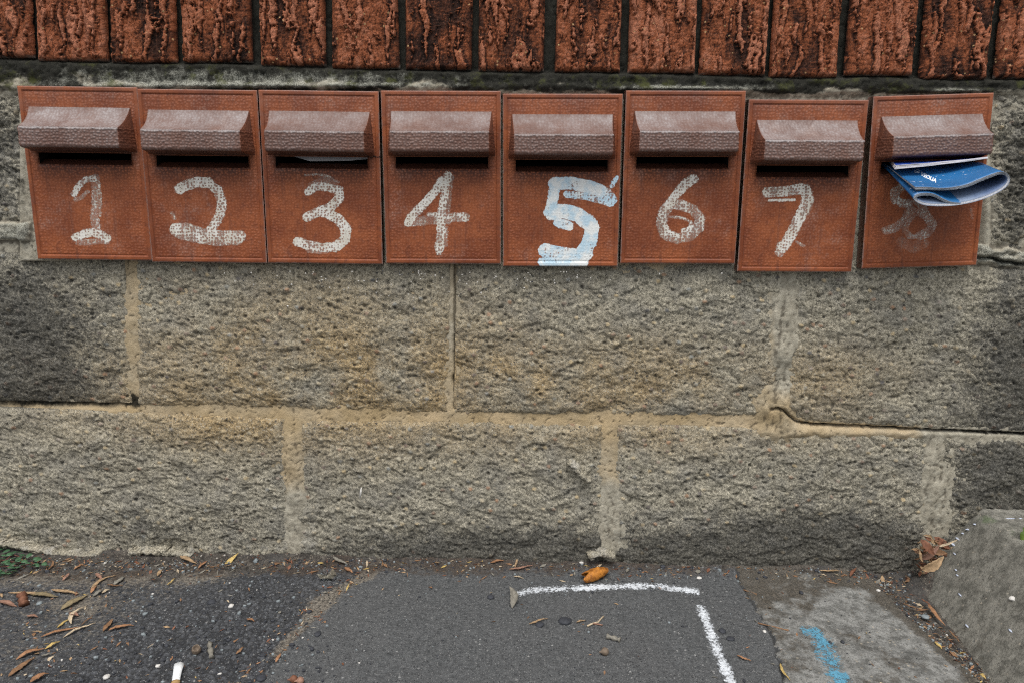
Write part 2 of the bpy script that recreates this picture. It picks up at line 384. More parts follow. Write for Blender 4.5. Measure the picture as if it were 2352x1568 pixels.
def stains(px, py, X, Z):
    n = fbm(X * 14, Z * 14, 3, 4)
    dark = np.zeros_like(px)
    dark += 1.05 * blob(px, py, 60, 760, 200, 170) * (px < 330) + .75 * blob(px, py, 210, 800, 90, 60) * 0
    dark += .55 * blob(px, py, 90, 890, 170, 40) * (py < 935)
    dark += 1.1 * blob(px, py, 2400, 860, 210, 210) + .55 * blob(px, py, 2200, 800, 100, 60) * 0
    dark += 1.0 * blob(px, py, 2330, 1110, 150, 120) * (px > 2160)
    dark += 1.15 * blob(px, py, 1130, 1270, 430, 65) + .95 * blob(px, py, 1800, 1290, 420, 95) + .55 * blob(px, py, 300, 1215, 330, 60) + .35 * (py > 960) * blob(px, py, 1900, 1150, 260, 120)
    dark += .42 * blob(px, py, 1950, 1250, 250, 60)
    dark += .8 * (px < 110) * blob(px, py, -20, 360, 120, 200) + .95 * (px > 2230) * blob(px, py, 2370, 400, 90, 230)
    warm = 1.15 * blob(px, py, 800, 890, 600, 130) + .7 * blob(px, py, 1500, 880, 420, 90) + .45 * blob(px, py, 1500, 1000, 400, 50)
    warm += .55 * blob(px, py, 560, 990, 260, 60) + .35 * blob(px, py, 1950, 870, 200, 80) + .45 * blob(px, py, 700, 720, 400, 160) + .35 * blob(px, py, 220, 860, 80, 60)
    pale = .65 * blob(px, py, 700, 1235, 60, 60) + .55 * blob(px, py, 580, 1255, 90, 25) + .45 * blob(px, py, 1430, 1235, 50, 60)
    pale += .45 * blob(px, py, 1780, 660, 110, 40) + .6 * (px < 110) * blob(px, py, 10, 400, 80, 170) + .5 * (px > 2230) * blob(px, py, 2320, 300, 60, 120)
    pale += .28 * blob(px, py, 1000, 650, 200, 30) + .25 * blob(px, py, 1900, 720, 150, 90) + .35 * blob(px, py, 930, 1020, 40, 25)
    return 1.3 * dark + .25 * n, warm * 1.15, pale
def lap(h, k=2):
    s = sum(np.roll(np.roll(h, a, 0), b, 1) for a in (-k, 0, k) for b in (-k, 0, k)) / 9
    return s - h
def stone_block(corn, bulge=.006, seed=0, res=.0015, rough=1.0, edge=None, lift=0.0):
    """corn: four corners TL TR BR BL in picture units on the wall plane"""
    c = [wallp(*p) for p in corn]
    W = np.linalg.norm(c[1] - c[0]); H = np.linalg.norm(c[3] - c[0])
    nu = int(W / res) + 2; nv = int(H / res) + 2
    u, v = np.meshgrid(np.linspace(0, 1, nu), np.linspace(0, 1, nv), indexing='ij')
    P = ((c[0][None, None] * ((1 - u) * (1 - v))[..., None] + c[1] * (u * (1 - v))[..., None] + c[2] * (u * v)[..., None] + c[3] * ((1 - u) * v)[..., None]))
    X, Z = P[..., 0], P[..., 2]
    d = np.minimum(np.minimum(u, 1 - u) * W, np.minimum(v, 1 - v) * H) + .0034
    dn = d + .0030 * fbm(X * 55, Z * 55, seed + 5, 4)
    if edge is not None: dn = edge(dn, *topx(P), X, Z)
    e = 1 - np.exp(-np.maximum(dn, 0) / .0035)
    wx = X + .010 * fbm(X * 30, Z * 30, seed + 2, 3); wz = Z + .008 * fbm(X * 30 + 40, Z * 30, seed + 3, 3)
    f1, f2, cc = worley(wx * 70, wz * 110, seed + 8)
    g1, g2, gc = worley(wx * 190 + 9, wz * 260, seed + 18)
    tilt = .0028 * (cc - .5) + .0012 * (gc - .5)
    tq = 3.2 * fbm(wx * 20, wz * 30, seed + 9, 3) + 40; fr = tq - np.floor(tq)          # broken ledges
    ledge = np.floor(tq) - 40 + ss(.82, 1.0, fr) - .35 * fr
    tr = 5.0 * fbm(wx * 48 + 3, wz * 66, seed + 19, 3) + 40; fs = tr - np.floor(tr); led2 = np.floor(tr) - 40 + ss(.75, 1.0, fs) - .4 * fs
    p1, p2, pc = worley(X * 105, Z * 120, seed + 28); pits = ss(.34, .10, p1) * (pc > .86); wb = worley(X * 62, Z * 75, seed + 48); peb = ss(.17, .11, wb[0] * (.8 + .9 * gn(X * 210, Z * 150, 66) ** 2)) * (wb[2] < .34)
    h = .0034 * fbm(X * 11, Z * 14, seed, 3) + rough * (.0011 * ledge + .0005 * led2 + .5 * tilt + .0010 * fbm(X * 110, Z * 130, seed + 10, 3, .7) + .0012 * fbm(X * 330, Z * 380, seed + 11, 2, .8) - .0022 * pits + .0012 * peb)
    big = bulge * (1 - np.exp(-np.maximum(d, 0) / .022))
    hh = e * (.0072 + big + h + lift)
    P = P.copy(); P[..., 1] = .0085 - hh
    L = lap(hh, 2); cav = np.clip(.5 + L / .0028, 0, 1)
    px, py = topx(P); dk, wm, pl = stains(px, py, X, Z)
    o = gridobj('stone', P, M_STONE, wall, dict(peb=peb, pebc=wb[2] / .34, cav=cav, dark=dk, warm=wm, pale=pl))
    return wchild(o)
def edgeC(dn, px, py, X, Z):      # broken bottom right corner of the middle block
    k = 34 * fbm(X * 34, Z * 34, 77, 4)
    return np.minimum(dn, -(px - 1806 + np.maximum(py - 800, 0) * .28 + k) * .00053)
def edgeD(dn, px, py, X, Z):
    k = 10 * fbm(X * 40, Z * 40, 78, 3)
    return np.minimum(dn, ((px - 1800) * .85 + k * .6 - (py - 944)) * .0004 + .0006)
blocks = [
    dict(corn=[(-330, 560), (284, 592), (300, 926), (-330, 916)], seed=11, bulge=.0042),
    dict(corn=[(310, 590), (1034, 596), (1030, 949), (313, 929)], seed=23, bulge=.0040),
    dict(corn=[(1048, 596), (1802, 604), (1794, 957), (1042, 950)], seed=37, bulge=.0042, edge=edgeC),
    dict(corn=[(1826, 606), (2720, 622), (2700, 1008), (1794, 967)], seed=41, bulge=.0042, edge=edgeD),
    dict(corn=[(-330, 921), (655, 961), (668, 1330), (-330, 1330)], seed=53, bulge=.0042),
    dict(corn=[(688, 966), (1388, 972), (1382, 1345), (681, 1330)], seed=67, bulge=.0042),
    dict(corn=[(1417, 972), (2138, 996), (2122, 1350), (1411, 1345)], seed=71, bulge=.0045),
    dict(corn=[(2163, 1004), (2900, 1030), (2840, 1400), (2153, 1350)], seed=83, bulge=.004, rough=1.2),
    dict(corn=[(-330, 176), (60, 186), (70, 514), (-330, 508)], seed=97, bulge=.005, rough=1.6),
    dict(corn=[(2286, 206), (2760, 222), (2740, 596), (2258, 584)], seed=103, bulge=.005, rough=1.9),
]
for b in blocks: stone_block(**b)
# hidden course behind the boxes: two blocks that close the wall
# mortar sheet: every joint, the bed under the bricks and the setting cement round the boxes
BX = {  # letterbox face corners TL TR BL BR
    1: [(40, 198), (314, 203), (92, 594), (346, 597)], 2: [(315, 206), (590, 208), (352, 600), (611, 604)],
    3: [(594, 208), (870, 210), (613, 603), (881, 607)], 4: [(875, 209), (1149, 209), (888, 604), (1150, 607)],
    5: [(1154, 214), (1430, 216), (1155, 612), (1420, 613)], 6: [(1437, 208), (1713, 208), (1424, 604), (1690, 608)],
    7: [(1718, 227), (1995, 229), (1692, 623), (1959, 628)], 8: [(2005, 220), (2281, 213), (1978, 617), (2246, 612)]}
PT = .013    # box face stands this far in front of the wall plane
fit = {}
for k, c in BX.items():
    q = [wallp(*p, off=PT) for p in c]
    ctr = sum(q) / 4; W = (np.linalg.norm(q[1] - q[0]) + np.linalg.norm(q[3] - q[2])) / 2; H = (np.linalg.norm(q[2] - q[0]) + np.linalg.norm(q[3] - q[1])) / 2
    up = ((q[0] + q[1]) - (q[2] + q[3])) / 2; rt = ((q[1] + q[3]) - (q[0] + q[2])) / 2
    ang = (math.atan2(up[0], up[2]) + math.atan2(-rt[2], rt[0])) / 2
    fit[k] = (ctr, W, H, ang); print('box', k, ctr.round(4), round(W, 4), round(H, 4), round(math.degrees(ang), 2))
BW = sum(f[1] for f in fit.values()) / 8; BH = sum(f[2] for f in fit.values()) / 8
SLX, SLT, SLB = .0526, .1215, .1087      # slot half width, top and bottom above the box foot
def to_local(k, P):
    ctr, _, _, a = fit[k]; d = np.asarray(P) - ctr
    x = d[..., 0] * math.cos(a) - d[..., 2] * math.sin(a); z = d[..., 0] * math.sin(a) + d[..., 2] * math.cos(a)
    return x, z + BH / 2
print('BW', BW, 'BH', BH, 'GA', GA, 'GB', GB)
for n_, p_ in dict(hoodtopL=(897.5, 258), hoodtopR=(1129, 258), slotL=(909.6, 360), slotR=(1121, 388)).items():
    print(n_, [round(float(t), 4) for t in to_local(4, wallp(*p_, off=PT))])
brick_px = [(-90, 75, 133, -95, 68), (85, 245, 141, 78, 240), (253, 405, 145, 248, 400), (418, 578, 144, 412, 574), (597, 747, 152, 592, 745), (761, 918, 158, 760, 912),
    (930, 1083, 161, 930, 1085), (1098, 1250, 165, 1100, 1252), (1274, 1425, 166, 1280, 1430), (1443, 1598, 168, 1448, 1604), (1606, 1760, 173, 1616, 1770), (1769, 1924, 179, 1780, 1936),
    (1941, 2098, 174, 1956, 2114), (2113, 2268, 183, 2130, 2286), (2286, 2440, 181, 2306, 2462)]
def brickbot(px): return np.interp(px, [(b[0] + b[1]) / 2 for b in brick_px], [b[2] for b in brick_px])
def mortar_sheet():
    a = wallp(-330, 1176)[0]; b = wallp(2760, 1176)[0]; z1 = wallp(1176, -80)[2] + .18; z0 = wallp(1176, 1400)[2]
    res = .0019; xs = np.arange(a - .05, b + .05, res); zs = np.arange(z0, z1, res)
    X, Z = np.meshgrid(xs, zs, indexing='ij'); P = np.stack([X, X * 0, Z], -1)
    px, py = topx(P)
    bb = brickbot(px)
    y = .0032 + .0016 * fbm(X * 40, Z * 40, 5, 4) + .0006 * fbm(X * 260, Z * 260, 8, 3)
    # smears of mortar over the block edges
    sm = blob(px, py, 1798, 800, 40, 170) + 1.1 * blob(px, py, 1770, 925, 40, 40) + .9 * blob(px, py, 1840, 990, 110, 14) + .7 * blob(px, py, 2050, 995, 160, 10) + .8 * blob(px, py, 2150, 1130, 45, 150) + .6 * blob(px, py, 675, 1180, 26, 140) + .7 * blob(px, py, 1420, 1200, 34, 90)
    sm += .7 * blob(px, py, 665, 1030, 30, 60)
    y -= np.clip(sm, 0, 1) * (.0058 + .0075 * fbm(X * 60, Z * 30, 15, 4) + .0016 * fbm(X * 260, Z * 200, 16, 3))
    # deep thin joint to the left
    y += .005 * ss(340, 250, px) * blob(px, py, 100, 926, 400, 14)
    inb = ss(bb + 6, bb - 6, py)                         # joints between bricks sit deeper
    y += inb * (.0085 + .003 * fbm(X * 70, Z * 30, 31, 3))
    bed = ss(bb - 3, bb + 8, py) * ss(226, 205, py)
    y -= bed * (.0045 + .0055 * fbm(X * 32, Z * 70, 25, 4, .7) + .0012 * fbm(X * 300, Z * 300, 26, 3))
    top = blob(px, py, 600, 198, 520, 7) * (.8 + fbm(X * 60, Z * 10, 61, 3)) + blob(px, py, 1575, 205, 150, 6) + blob(px, py, 2200, 210, 80, 6)
    y -= np.clip(top, 0, 1) * .008
    # cement round the outer boxes, the ledge at the left and the ragged end at the right
    sd = ss(40, 56, px) * ss(200, 260, py) * (px < 200) + 0
    y -= .010 * sd * (py < 600)
    led = ss(508, 516, py + 2 * gn(X * 90, Z * 9, 3)) * ss(556, 546, py + 3 * gn(X * 60, Z * 9, 4)) * ss(80, 70, px + 4 * gn(X * 0, Z * 120, 2))
    y -= led * (.0068 + .004 * fbm(X * 110, Z * 160, 45, 4, .7))
    led2 = ss(560, 572, py - (px - 2260) * .12 + 8 * gn(X * 60, Z * 20, 6)) * ss(612, 598, py - (px - 2260) * .10 + 8 * gn(X * 70, Z * 20, 7)) * (px > 2225)
    y -= led2 * (.006 + .012 * fbm(X * 60, Z * 160, 47, 4, .7))
    crack = np.exp(-((py - (592 + (px - 2250) * .16 + 5 * gn(X * 50, Z * 0, 9))) / 3.0) ** 2) * (px > 2235)
    y += crack * .02
    rise = .9 * blob(px, py, 2262, 480, 14, 110)
    y -= rise * .010
    # crack down the joint right of the long block
    y += .006 * np.exp(-((px - (1044 + 3 * gn(X * 0, Z * 60, 12))) / 2.2) ** 2) * (py > 600) * (py < 940) * (px < 1100)
    y += .010 * np.exp(-(((px - 1042) / 4) ** 2 + ((py - 872) / 9) ** 2))
    cl = np.interp(px, [1760, 1786, 1800, 1815, 1831, 1870, 2226, 2352, 2700], [940, 937, 941, 956, 969, 976, 992, 998, 1012]) + 2 * gn(X * 120, Z * 0, 19)
    ck_ = np.exp(-((py - cl) / 2.4) ** 2) * ss(1765, 1790, px); y += ck_ * .016
    hair = fbm(X * 26, Z * 26, 71, 3); hair = np.exp(-(hair / .010) ** 2); y += .0016 * hair
    y += .0009 * fbm(X * 380, Z * 380, 28, 3, .8) + .0010 * ss(.62, .8, gn(X * 130, Z * 130, 88))
    # base foot, covered by soil
    P[..., 1] = y
    h = -y; cav = np.clip(.5 + lap(h, 2) / .0016, 0, 1)
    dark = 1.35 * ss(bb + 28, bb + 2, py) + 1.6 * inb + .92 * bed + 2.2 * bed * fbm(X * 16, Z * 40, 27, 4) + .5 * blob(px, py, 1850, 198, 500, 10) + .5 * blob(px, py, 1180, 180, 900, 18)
    dark += .8 * blob(px, py, 80, 926, 260, 14) + .55 * blob(px, py, 2400, 990, 150, 30) + .7 * blob(px, py, 300, 915, 25, 22)
    dark += .7 * ss(1225, 1290, py) * ss(760, 900, px) + .6 * blob(px, py, 2320, 620, 120, 50) + .5 * blob(px, py, 60, 430, 20, 90) + 1.0 * crack + .9 * ck_
    pale = -.8 * inb + .52 * bed * (1 - .75 * inb) * (.25 + blob(px, py, 330, 178, 330, 26) + .9 * blob(px, py, 800, 182, 330, 18) + .5 * blob(px, py, 1700, 195, 260, 12))
    pale += .9 * led + .8 * led2 + .75 * np.clip(top, 0, 1) + .6 * rise + .45 * blob(px, py, 66, 480, 14, 110) + .5 * blob(px, py, 1420, 1230, 50, 70) + .5 * blob(px, py, 2150, 1170, 40, 120)
    grey = np.clip(ss(1080, 1160, py) * .9 + ss(1745, 1800, px) * ss(930, 880, py) * .9 + ss(2100, 2130, px) * .9 + (py < 600) * 1.0 + ss(980, 1030, px) * blob(px, py, 1040, 700, 60, 200) * .35 + .35 + .5 * fbm(X * 22, Z * 22, 73, 3) - .35 * blob(px, py, 1000, 955, 800, 40), 0, 1)
    moss = 1.0 * bed
    m = np.ones((len(xs) - 1, len(zs) - 1), bool)
    Xc = (X[:-1, :-1] + res / 2); Zc = Z[:-1, :-1] + res / 2
    for k in BX:
        lx, lz = to_local(k, np.stack([Xc, Xc * 0, Zc], -1))
        m &= ~((np.abs(lx) < SLX + .004) & (lz > SLB - .004) & (lz < SLT + .01))
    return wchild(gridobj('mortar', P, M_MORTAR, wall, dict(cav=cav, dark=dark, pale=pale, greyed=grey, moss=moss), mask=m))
mortar_sheet()
def make_brick(i, b):
    x0, x1, yb, t0, t1 = b
    A = wallp(x0, yb); B = wallp(x1, yb); At = wallp(t0, 0); Bt = wallp(t1, 0)
    L = .228
    upA = (At - A); upA = upA / np.linalg.norm(upA); upB = (Bt - B); upB = upB / np.linalg.norm(upB)
    nu = 72; nv = 190
    u, v = np.meshgrid(np.linspace(0, 1, nu), np.linspace(0, 1, nv) ** 1.0, indexing='ij')
    left = A + (v * L)[..., None] * upA; right = B + (v * L)[..., None] * upB
    P = left * (1 - u)[..., None] + right * u[..., None]
    Wd = np.linalg.norm(B - A); X = u * Wd + i * 3.1; Z = v * L + i * 1.7
    d = np.minimum(np.minimum(u, 1 - u) * Wd, np.minimum(v, 1 - v) * L) + .0012 * fbm(X * 120, Z * 120, 9, 3)
    e = 1 - np.exp(-np.maximum(d, 0) / .0016)
    wx = X + .0065 * fbm(X * 55, Z * 42, 40 + i, 4)
    r1 = gn(wx * 105, Z * 17, 50 + i); r2 = gn(wx * 215 + 3, Z * 38, 60 + i); r3 = fbm(wx * 260, Z * 210, 70 + i, 4, .7)
    raw = .9 * r1 + .5 * r2 + .55 * r3 - .16
    r = ss(.0, .16, raw); ridge_shade = np.exp(-((raw + .06) / .10) ** 2)  # shadow on the steep ridge sides, put into the brick colour
    deep = fbm(X * 34, Z * 16, 80 + i, 3)
    h = .0040 * r * (.7 + .6 * r2) + .0022 * r3 + .0020 * deep + .0006 * fbm(X * 600, Z * 300, 90, 2)
    q = e * (.0085 + h) - .0085
    P = P.copy(); P[..., 1] = -q - .002
    cav = np.clip(.5 + lap(q, 1) / .0016, 0, 1)
    rr = random.Random(i * 5 + 1)
    base = .52 + .70 * deep + .35 * r3 + .10 * gn(X * 60, Z * 600, 91) - .30 * ridge_shade + rr.uniform(-.14, .10)
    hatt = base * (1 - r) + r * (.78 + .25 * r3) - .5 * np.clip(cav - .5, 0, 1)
    pale = .75 * np.exp(-(v * L) / .0035) + .5 * np.exp(-np.minimum(u, 1 - u) * Wd / .002) * (.5 + fbm(X * 40, Z * 25, 99, 2)) + .12 * rr.random()
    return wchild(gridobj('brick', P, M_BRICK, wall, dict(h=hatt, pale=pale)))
for i, b in enumerate(brick_px): make_brick(i, b)
# pale lumps of cement squeezed out at the foot of the wall (left) and at two joints
def lump(pxs, off, rad, seed, mat, parent, name):
    """ragged crust through picture points on the wall plane, built as relief on the wall"""
    pts = np.array([wallp(x, y)[[0, 2]] for x, y in pxs]); a = pts.min(0) - .016; b = pts.max(0) + .016
    X, Z = np.meshgrid(np.arange(a[0], b[0], .0010), np.arange(a[1], b[1], .0010), indexing='ij'); dm = np.full(X.shape, 9.)
    for (x0, z0), (x1, z1) in zip(pts[:-1], pts[1:]):
        vx, vz = x1 - x0, z1 - z0; t = np.clip(((X - x0) * vx + (Z - z0) * vz) / (vx * vx + vz * vz), 0, 1); dm = np.minimum(dm, np.hypot(X - x0 - t * vx, Z - z0 - t * vz))
    k = 1 - dm / rad + 1.7 * fbm(X * 60, Z * 110, seed, 4, .7)
    h = off + rad * .9 * np.sqrt(np.clip(k, 0, 2)) * (1 + .3 * fbm(X * 300, Z * 300, seed + 3, 3)) + .0012 * fbm(X * 260, Z * 260, seed + 6, 2)
    h = np.where(k < .1, off - .012 * np.clip((.1 - k) * 4, 0, 1), h)
    m = (k[:-1, :-1] > -.3)
    cav = np.clip(.5 + lap(h, 2) / .0016, 0, 1)
    return wchild(gridobj(name, np.stack([X, -h, Z], -1), mat, parent, dict(cav=cav, dark=X * 0 + .15 - .5 * fbm(X * 40, Z * 40, 8, 3), pale=.50 + .8 * fbm(X * 60, Z * 60, 3, 3), greyed=X * 0 + .8, moss=X * 0, warm=X * 0 + .2, peb=X * 0, pebc=X * 0), mask=m))
lump([(-60, 1236), (30, 1242), (80, 1250), (130, 1262), (180, 1266), (250, 1270)], .0085, .0046, 3, M_STONE, wall, 'cement_lump')
lump([(305, 1260), (360, 1258), (440, 1266)], .0085, .0042, 9, M_STONE, wall, 'cement_lump')
lump([(1312, 1058), (1330, 1078), (1350, 1096)], .0090, .0040, 23, M_STONE, wall, 'cement_lump')
lump([(1355, 1270), (1385, 1264), (1405, 1272)], .0085, .0034, 19, M_STONE, wall, 'cement_lump')

# ================================================================ LETTERBOXES
RIM = .0048
def bumps(x, z, f=300, seed=4):
    f1, f2, c = worley(x * f, z * f, seed, .62)
    return ss(.50, .12, f1) * (.65 + .35 * c), f1
NU, NV = 246, 342
lx = np.linspace(-BW / 2, BW / 2, NU); lz = np.linspace(0, BH, NV)
def snap(a, v): a[np.argmin(abs(a - v))] = v
for v in (-SLX, SLX): snap(lx, v)
for v in (SLB, SLT): snap(lz, v)
LX, LZ = np.meshgrid(lx, lz, indexing='ij')
dd = np.minimum(np.minimum(LX + BW / 2, BW / 2 - LX), np.minimum(LZ, BH - LZ))
BUMP, F1 = bumps(LX, LZ)
amp = .00042 * (.40 + .45 * ss(.025, .010, dd) + .25 * fbm(LX * 30, LZ * 30, 3, 3)) * ss(RIM, RIM + .002, dd)
sx = np.minimum(SLX - np.abs(LX), 0) * -1; sz = np.maximum(np.maximum(SLB - LZ, LZ - SLT), 0)
dslot = np.hypot(sx, sz)
relief = amp * BUMP + .0009 * ss(RIM + .0006, RIM - .0006, dd) - .0006 * np.exp(-((dd - RIM - .0008) / .0007) ** 2) - .0010 * ss(.0012, 0, dd) - .0012 * ss(.0035, 0, dslot)
PY = -relief
PLATE = np.stack([LX, PY, LZ], -1)
pm = np.ones((NU - 1, NV - 1), bool)
xc = (LX[:-1, :-1] + LX[1:, 1:]) / 2; zc = (LZ[:-1, :-1] + LZ[1:, 1:]) / 2
pm &= ~((np.abs(xc) < SLX) & (zc > SLB) & (zc < SLT))
def build_plate():
    V = PLATE.reshape(-1, 3); f = gridfaces(NU, NV, pm)
    at = dict(bumph=(BUMP * ss(RIM, RIM + .002, dd)).ravel(), fade=(.12 * ss(.15, .2, LZ) + .10 * blob(LX, LZ, 0, .19, .08, .012)).ravel(), grime_shade=(.75 * np.exp(-np.maximum(SLB - LZ, 0) / .010) * (LZ < SLB) * ss(.060, .045, np.abs(LX)) + .35 * ss(.022, .004, dslot) + .25).ravel(), edge=(ss(.0015, 0, dd)).ravel())  # hood's soft shadow below the slot put into the colour, plus overall grime
    # skirt back into the wall
    ring = [(i, 0) for i in range(NU)] + [(NU - 1, j) for j in range(1, NV)] + [(i, NV - 1) for i in range(NU - 2, -1, -1)] + [(0, j) for j in range(NV - 2, 0, -1)]
    idx = [i * NV + j for i, j in ring]; base = len(V)
    sk = V[idx].copy(); sk[:, 1] = PT + .001
    V = np.vstack([V, sk]); n = len(idx)
    f2 = np.array([(idx[k], base + k, base + (k + 1) % n, idx[(k + 1) % n]) for k in range(n)])
    z = np.zeros(n); at = dict(bumph=np.r_[at['bumph'], z + .3], fade=np.r_[at['fade'], z + .35], grime_shade=np.r_[at['grime_shade'], z + .3], edge=np.r_[at['edge'], z + .8])
    f = np.vstack([f, f2[:, ::-1]])
    V, f, at = compact(V, f, at)
    return mesh('face_plate', V, f, M_BOX, at)
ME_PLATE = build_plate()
# hood: concave roof running out to a blunt front with tapered ends
ZT, ZF, ZB = .1712, .1487, .1268; OUT = .0275
def build_hood():
    prof = []                                   # (protrusion, height)
    for t in np.linspace(0, 1, 26):             # concave sweep
        a = t * math.pi / 2 * .92
        k = .52; oa = (1 - math.cos(a)) / (1 - math.cos(math.pi / 2 * .92)); za = math.sin(a) / math.sin(math.pi / 2 * .92)
        prof.append((OUT * (k * oa + (1 - k) * t) * .985 + .0006, ZT - (ZT - ZF) * (k * za + (1 - k) * t)))
    for t in np.linspace(0, 1, 6)[1:]:
        a = t * math.pi / 2; prof.append((OUT * .985 + .0012 * math.sin(a) , ZF - .0014 * (1 - math.cos(a))))
    for t in np.linspace(0, 1, 34)[1:]: prof.append((OUT * .985 + .0012, ZF - .0014 + (ZB + .0030 - ZF + .0014) * t))
    for t in np.linspace(0, 1, 6)[1:]:
        a = t * math.pi / 2; prof.append((OUT * .985 + .0012 - .0032 * (1 - math.cos(a)), ZB + .0030 - .0034 * math.sin(a)))
    for t in np.linspace(0, 1, 18)[1:]: prof.append(((OUT - .003) * (1 - t) + .0002, ZB - .0004 - .0036 * t))
    prof = np.array(prof); nv = len(prof)
    ns, nm = 18, 160
    uu = []                                     # (s, x fraction)
    for t in np.linspace(0, 1, ns): uu.append((math.sin(t * math.pi / 2 * .98) / math.sin(math.pi / 2 * .98) if t > .8 else t / .8 * math.sin(.8 * math.pi / 2 * .98) / math.sin(math.pi / 2 * .98), 'L', t))
    U = [(-1, t) for t in np.linspace(0, 1, ns)] + [(x, 1.0) for x in np.linspace(-1, 1, nm)[1:-1]] + [(1, t) for t in np.linspace(1, 0, ns)]
    V = np.zeros((len(U), nv, 3))
    for j, (o, z) in enumerate(prof):
        wb = np.interp(z, [ZB - .004, ZB, ZF, ZT], [.0610, .0608, .0590, .0570])
        wf = np.interp(z, [ZB, ZF, ZT], [.0545, .0545, .0568])
        for i, (x, s) in enumerate(U):
            sr = s ** .9
            rnd = .0016 * max(0, (s - .8) / .2) ** 2 * (abs(x) == 1)
            V[i, j] = (math.copysign(wb + (wf - wb) * s - rnd * 0, x) if abs(x) == 1 else wf * x, -o * sr, z)
    # fine pimples pushed along the surface normal
    du = np.gradient(V, axis=0); dv = np.gradient(V, axis=1); N = np.cross(du, dv)
    N /= np.maximum(np.linalg.norm(N, axis=-1, keepdims=True), 1e-9)
    if N[len(U) // 2, 40, 1] > 0: N = -N
    su = np.cumsum(np.r_[0, np.linalg.norm(np.diff(V[:, nv // 2 + 8], axis=0), axis=1)]); sv = np.cumsum(np.r_[0, np.linalg.norm(np.diff(V[len(U) // 2], axis=0), axis=1)])
    SU, SV = np.meshgrid(su, sv, indexing='ij')
    B, _ = bumps(SU, SV, 300, 12)
    j = np.arange(nv)[None, :] * np.ones((len(U), 1))
    top = j < 28; front = (j >= 28) & (j < 66)
    am = np.where(front, .00075, np.where(top, .00035, .0002))
    side = np.array([abs(x) == 1 for x, s in U])[:, None] * np.ones((1, nv)) > 0
    V = V + N * (am * B)[..., None]
    edge_k = np.exp(-((j - 29) / 2.2) ** 2)
    fade = np.where(side, .10, np.where(top, .62 + .3 * ss(26, 4, j) * ss(0, 6, j), .50 - .003 * (j - 30)))
    fade = np.where(j > 66, .05, fade) + .7 * edge_k * ~side
    bh = np.where(top & ~side, .35 + .65 * B, B) + .6 * edge_k * ~side
    gr = np.where(side, .8, .35)
    f = gridfaces(len(U), nv)
    return mesh('hood', V.reshape(-1, 3), f, M_BOX, dict(bumph=np.clip(bh, 0, 1), fade=fade, grime_shade=gr, edge=np.zeros_like(B), hoody=np.where(side, .35, 1.0) * np.ones_like(B)))
ME_HOOD = build_hood()
def build_recess():
    x, t, b = SLX + .0006, SLT + .0006, SLB - .0004; z1 = SLB + .0055; D1, D2 = .012, .075
    V = [(-x, .0004, b), (x, .0004, b), (x - .001, D1, z1), (-x + .001, D1, z1),
         (-x, .0004, t), (x, .0004, t), (x, D2, t), (-x, D2, t), (x, D2, z1 - .03), (-x, D2, z1 - .03), (x, D1, z1 - .03), (-x, D1, z1 - .03)]
    me = bpy.data.meshes.new('slot_recess')
    me.from_pydata(V, [], [(0, 1, 2, 3), (4, 7, 6, 5), (0, 3, 7, 4), (1, 5, 6, 2), (2, 6, 8, 10), (3, 11, 9, 7), (6, 7, 9, 8), (2, 10, 11, 3), (8, 9, 11, 10)])
    me.materials.append(M_SILL); me.materials.append(M_DARK)
    for i, p in enumerate(me.polygons): p.material_index = 0 if i == 0 else 1
    me.update(); return me
ME_REC = build_recess()
